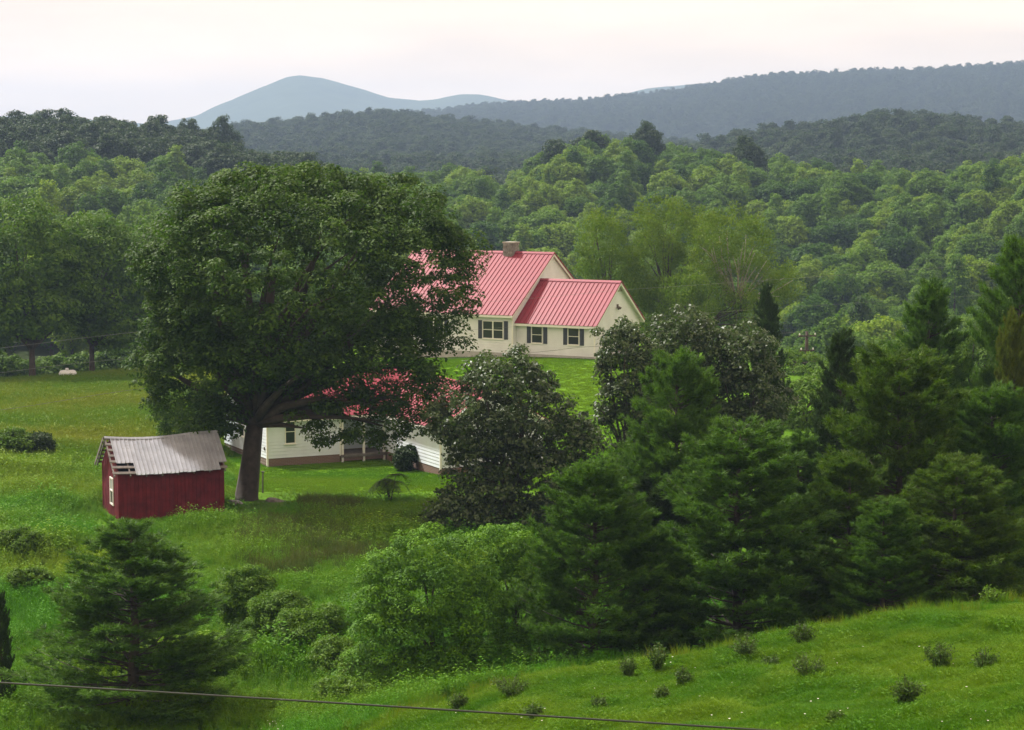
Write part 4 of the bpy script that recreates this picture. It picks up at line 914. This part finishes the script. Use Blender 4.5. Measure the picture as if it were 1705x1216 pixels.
def scatter_object(name, pts, rot, scl, idx, tone, sources, kind='stuff'):
    """one object of many small plants: points with rotation, size and tone, each carrying one of the source meshes"""
    me = bpy.data.meshes.new(name); n = len(pts); me.vertices.add(n); me.vertices.foreach_set('co', np.asarray(pts, np.float32).ravel())
    for nm, ty, data in (('rotz', 'FLOAT', rot), ('size', 'FLOAT', scl), ('pick', 'INT', idx), ('tone', 'FLOAT', tone)):
        a = me.attributes.new(nm, ty, 'POINT'); a.data.foreach_set('value', np.asarray(data, np.int32 if ty == 'INT' else np.float32))
    me.update(); o = obj(name, me); o['kind'] = kind
    g = bpy.data.node_groups.new(name, 'GeometryNodeTree'); g.interface.new_socket('Geometry', in_out='INPUT', socket_type='NodeSocketGeometry'); g.interface.new_socket('Geometry', in_out='OUTPUT', socket_type='NodeSocketGeometry')
    N = g.nodes; gi = N.new('NodeGroupInput'); go = N.new('NodeGroupOutput'); jn = N.new('GeometryNodeJoinGeometry')
    def attr(nm, ty):
        q = N.new('GeometryNodeInputNamedAttribute'); q.data_type = ty; q.inputs['Name'].default_value = nm; return q.outputs['Attribute']
    rz = N.new('ShaderNodeCombineXYZ'); g.links.new(attr('rotz', 'FLOAT'), rz.inputs[2]); sz = attr('size', 'FLOAT'); pk = attr('pick', 'INT')
    for k, src in enumerate(sources):
        so_ = bpy.data.objects.new(name + '_source', src)
        oi = N.new('GeometryNodeObjectInfo'); oi.inputs['Object'].default_value = so_; oi.inputs['As Instance'].default_value = True
        ip = N.new('GeometryNodeInstanceOnPoints'); cmp = N.new('FunctionNodeCompare'); cmp.data_type = 'INT'; cmp.operation = 'EQUAL'
        g.links.new(pk, cmp.inputs[2]); cmp.inputs[3].default_value = k
        g.links.new(gi.outputs[0], ip.inputs['Points']); g.links.new(cmp.outputs[0], ip.inputs['Selection']); g.links.new(oi.outputs['Geometry'], ip.inputs['Instance'])
        g.links.new(rz.outputs[0], ip.inputs['Rotation']); g.links.new(sz, ip.inputs['Scale']); g.links.new(ip.outputs[0], jn.inputs[0])
    g.links.new(jn.outputs[0], go.inputs[0]); md = o.modifiers.new('scatter', 'NODES'); md.node_group = g; return o
def far_wood(name, label, P, seed, smin=.75, smax=1.2, src=None):
    rng = np.random.default_rng(seed); z = ground_z(P[:, 0], P[:, 1]); n = len(P); src = src or FV
    o = scatter_object(name, np.stack([P[:, 0], P[:, 1], z - .4], 1), rng.uniform(0, 6.28, n), rng.uniform(smin, smax, n), rng.integers(0, len(src), n), rng.random(n), src); tagk(o, label, 'woods')
rp_ = CX + F*rest_near[:, 0]/rest_near[:, 1]; dk = (rp_ < 540) & (rest_near[:, 1] > 425)
far_wood('distant_woods', 'upper part of the near woods where crowns merge into one mass', rest_near[~dk], 1, .75, 1.15, WV)
far_wood('dark_woods', 'dark wooded ridge top at the left skyline', rest_near[dk], 4, .85, 1.2, WD)
a1 = scatter(540, 1450, -80, 1800, 8.8, 11); a1 = a1[visible_order(a1, 13)]
far_wood('distant_woods', 'bluish wooded ridges in the middle distance behind the near woods', a1, 2)
a2 = scatter(1900, 2920, 100, 1820, 11, 12); a2 = a2[visible_order(a2, 13)]
far_wood('distant_woods', 'long blue wooded ridge along the skyline at right', a2, 3, .55, 1.35)

# ------------------------------------------------------------------ grasses
def tuft(seed, n, h, spread, wd, lean, matl):
    rng = np.random.default_rng(seed); a = rng.uniform(0, 6.28, n); r = spread*np.sqrt(rng.random(n)); p = np.stack([np.cos(a)*r, np.sin(a)*r, np.full(n, -.02)], 1); b2 = rng.uniform(0, 6.28, n)
    s = np.stack([np.cos(b2), np.sin(b2), np.zeros(n)], 1)*wd; H = h*rng.uniform(.55, 1.2, n); ld = np.stack([np.cos(a + rng.normal(0, 1, n)), np.sin(a + rng.normal(0, 1, n)), np.zeros(n)], 1)*(lean*H)[:, None]*rng.uniform(.2, 1.2, n)[:, None]
    m = p + ld*.35 + UPV*(H*.6)[:, None]; t = p + ld + UPV*H[:, None]
    v = np.stack([p - s, p + s, m + s*.7, m - s*.7, t], 1).reshape(-1, 3); k = np.arange(n)*5
    f = np.concatenate([np.stack([k, k+1, k+2], 1), np.stack([k, k+2, k+3], 1), np.stack([k+3, k+2, k+4], 1)]); return mesh_np('tuft', v, f, matl, False, np.repeat(rng.random(n), 5))
def herb(seed, n, h, spread, size, matl):
    rng = np.random.default_rng(seed); k = 7; P = []
    for s in range(k):
        a = rng.uniform(0, 6.28); q = spread*rng.random()**.5; hh = h*rng.uniform(.6, 1.15); u = rng.uniform(.12, 1, n//k); P.append(np.stack([math.cos(a)*q*(.5 + .5*u), math.sin(a)*q*(.5 + .5*u), u*hh], 1) + rng.normal(0, spread*.16, (len(u), 3)))
    P = np.concatenate(P); v, f = leaf_quads(P, unit(rng.normal(size=P.shape)*.7 + UPV), rng, size, .42); return mesh_np('herb', v, f, matl, False, np.repeat(rng.random(len(f)), 4))
def sample_px(n, p0, p1, D0, D1, seed):
    rng = np.random.default_rng(seed); y = np.sqrt(rng.uniform(D0**2, D1**2, n)); px = rng.uniform(p0, p1, n); return (px - CX)/F*y, y, px, rng
def in_box(x, y, ox, oy, rz, x0, x1, y0, y1):
    c, s = math.cos(rz), math.sin(rz); u = (x-ox)*c + (y-oy)*s; v = -(x-ox)*s + (y-oy)*c; return (u > x0) & (u < x1) & (v > y0) & (v < y1)
sh_p = at(199, 869, 88.5)
def grasses():
    # lush meadow
    x, y, px, rng = sample_px(60000, -120, 1200, 54, 108, 21); d, l, p_, wd = zones(x, y)
    keep = (l < .4) & (p_ < .35) & ~in_box(x, y, sh_p[0], sh_p[1], math.radians(22), -.15, 4.9, -.12, 3.8) & (rng.random(len(x)) > d*.8)
    keep &= ~((np.abs(x - (410-CX)/F*94) < 1.0) & (np.abs(y - 94) < .8))
    x, y, px = x[keep], y[keep], px[keep]; n = len(x); z = ground_z(x, y); tone = np.clip(vnoise(x, y, 6, 4)*1.3 - .25 + rng.normal(0, .12, n), 0, 1)
    sz = (.40 + 1.5*vnoise(x, y, 2.6, 9)**1.6) * rng.uniform(.6, 1.15, n)
    near = np.clip((y - (sh_p[1] - 1))/4, .0, 1); sz *= np.where(in_box(x, y, sh_p[0], sh_p[1], math.radians(22), -1.2, 5.6, -3.2, 0), .42, 1) * np.where(px > 400, np.clip((97.5 - y)/7, .25, 1), 1) * np.where(y > 86.5, np.clip(np.abs(px - 420)/95, .24, 1), 1)
    o = scatter_object('meadow_plants', np.stack([x, y, z], 1), rng.uniform(0, 6.28, n), sz, rng.integers(0, 4, n), tone, [herb(1, 150, .55, .28, .075, M['herb']), herb(2, 170, .42, .30, .065, M['herb']), herb(3, 130, .7, .22, .07, M['herb']), tuft(4, 46, .55, .22, .012, .6, M['herb'])])
    tagk(o, 'lush green herbs and grass of the unmown meadow around the shed', 'meadow')
    # yellow field
    x, y, px, rng = sample_px(42000, -120, 520, 96, 186, 22); d, l, p_, wd = zones(x, y); keep = rng.random(len(x)) < d*(l < .5); x, y, px = x[keep], y[keep], px[keep]; n = len(x)
    tone = np.clip(vnoise(x, y, 8, 5)*1.2 - .15 + rng.normal(0, .15, n), 0, 1)
    o = scatter_object('field_grass', np.stack([x, y, ground_z(x, y)], 1), rng.uniform(0, 6.28, n), rng.uniform(.6, 1.25, n)*(.6 + .7*vnoise(x, y, 5, 6)), rng.integers(0, 3, n), tone, [tuft(11, 44, .42, .26, .012, .5, M['dry_grass']), tuft(12, 40, .34, .28, .013, .6, M['dry_grass']), herb(13, 60, .35, .28, .1, M['dry_grass'])])
    tagk(o, 'yellowing tall grass on the left field', 'grass')
    # brown strip before the lawn
    x, y, px, rng = sample_px(9000, 395, 860, 77, 93.5, 23); d, l, p_, wd = zones(x, y); keep = (l < .5) & (rng.random(len(x)) < vnoise(x, y, 3, 7)*1.2 - .05) & ~((px < 500) & (y > 87)) & ~((px > 590) & (px < 710) & (y > 88)) & (rng.random(len(x)) < np.clip((94.5 - y)/5, .1, 1)*np.clip((y - 76)/6, 0, 1)); x, y = x[keep], y[keep]; n = len(x)
    o = scatter_object('brown_grass', np.stack([x, y, ground_z(x, y)], 1), rng.uniform(0, 6.28, n), rng.uniform(.7, 1.2, n), rng.integers(0, 2, n), rng.random(n), [tuft(21, 40, .55, .26, .010, .5, M['tall_brown']), tuft(22, 36, .45, .28, .012, .5, M['tall_brown'])])
    tagk(o, 'tall brownish seeding grass in the shade before the mown lawn', 'grass')
    # pasture
    x, y, px, rng = sample_px(150000, 430, 1800, 30, 57, 24); d, l, p_, wd = zones(x, y); keep = rng.random(len(x)) < np.clip(p_*1.5, 0, 1); x, y = x[keep], y[keep]; n = len(x)
    tone = np.clip(vnoise(x, y, 2.2, 10)*1.1 + vnoise(x, y, .7, 14)*.6 - .35 + rng.normal(0, .18, n), 0, 1); lump = np.clip(vnoise(x, y, 1.1, 11)*.7 + vnoise(x, y, .5, 15)*.45, 0, 1)
    o = scatter_object('pasture_grass', np.stack([x, y, ground_z(x, y)], 1), rng.uniform(0, 6.28, n), (.45 + 1.5*lump**2)*rng.uniform(.7, 1.2, n), rng.integers(0, 3, n), tone, [tuft(31, 26, .13, .10, .006, .8, M['short_grass']), tuft(32, 22, .10, .12, .006, 1.0, M['short_grass']), herb(33, 42, .09, .11, .045, M['short_grass'])])
    tagk(o, 'short bright green grazed grass of the near pasture', 'grass')
    # taller seeding fringe along the brow
    x, y, px, rng = sample_px(9000, 480, 1800, 50, 60, 25); h_ = hill_z(x, y); keep = (rng.random(len(x)) < .42*np.exp(-((y - 54.8)/1.5)**2)*np.clip(vnoise(x, y, 1.4, 13)*2.4 - .7, 0, 1)) & (h_ > .3); x, y = x[keep], y[keep]; n = len(x)
    o = scatter_object('brow_grass', np.stack([x, y, ground_z(x, y)], 1), rng.uniform(0, 6.28, n), rng.uniform(.4, 1.0, n), rng.integers(0, 2, n), rng.random(n)*.9, [tuft(41, 34, .5, .14, .008, .4, M['dry_grass']), tuft(42, 34, .4, .16, .008, .5, M['herb'])])
    tagk(o, 'taller seeding grass fringe along the brow of the pasture', 'grass')
    # mown lawn
    x, y, px, rng = sample_px(60000, 330, 1330, 95, 150, 26); d, l, p_, wd = zones(x, y); keep = (l > .5); x, y = x[keep], y[keep]; n = len(x)
    o = scatter_object('lawn_grass', np.stack([x, y, ground_z(x, y)], 1), rng.uniform(0, 6.28, n), rng.uniform(.5, 1.0, n), np.zeros(n), np.clip(vnoise(x, y, 5, 12)*1.2, 0, 1), [tuft(51, 40, .09, .24, .012, .8, M['short_grass'])])
    tagk(o, 'mown bright green lawn around the two houses', 'lawn')
    # white daisies by the pasture edge
    rng = np.random.default_rng(27); v = []; f = []; P = []
    for _ in range(170):
        q = rng.normal(size=2); p = hit(535 + q[0]*38 - q[1]*10, 1196 + q[1]*9 - q[0]*5)
        if p is not None: P.append((p[0], p[1], gz(p[0], p[1]) + .16))
    for _ in range(120):
        p = hit(rng.uniform(700, 1700), rng.uniform(1060, 1216))
        if p is not None: P.append((p[0], p[1], gz(p[0], p[1]) + .09))
    n = len(P); b = MB()
    for (a, c, e) in P:
        r = rng.uniform(.014, .026); b.add([(a, c, e - .015)] + [(a + math.cos(t)*r, c + math.sin(t)*r, e) for t in np.linspace(0, 6.28, 7)[:-1]], [(0, i+1, (i+1) % 6+1) for i in range(6)]); b.add([(a-.003, c, e-.16), (a+.003, c, e-.16), (a, c, e-.012)], [(0, 1, 2)])
    o = b.build('daisies', M['petal']); tagk(o, 'tiny white daisies scattered at the pasture edge', 'flowers', None, 'stuff')
grasses()

# ------------------------------------------------------------------ air
m, n, o_ = mat('haze'); pv = n.nodes.new('ShaderNodeVolumePrincipled'); pv.inputs['Color'].default_value = (.48, .67, 1.0, 1); pv.inputs['Density'].default_value = 1.8e-4; pv.inputs['Anisotropy'].default_value = .2
L(n, pv.outputs[0], o_.inputs['Volume'])
hz = MB().box(-6200, 6200, -300, 6200, -40, 262).build('haze', m); tagk(hz, kind='stuff')
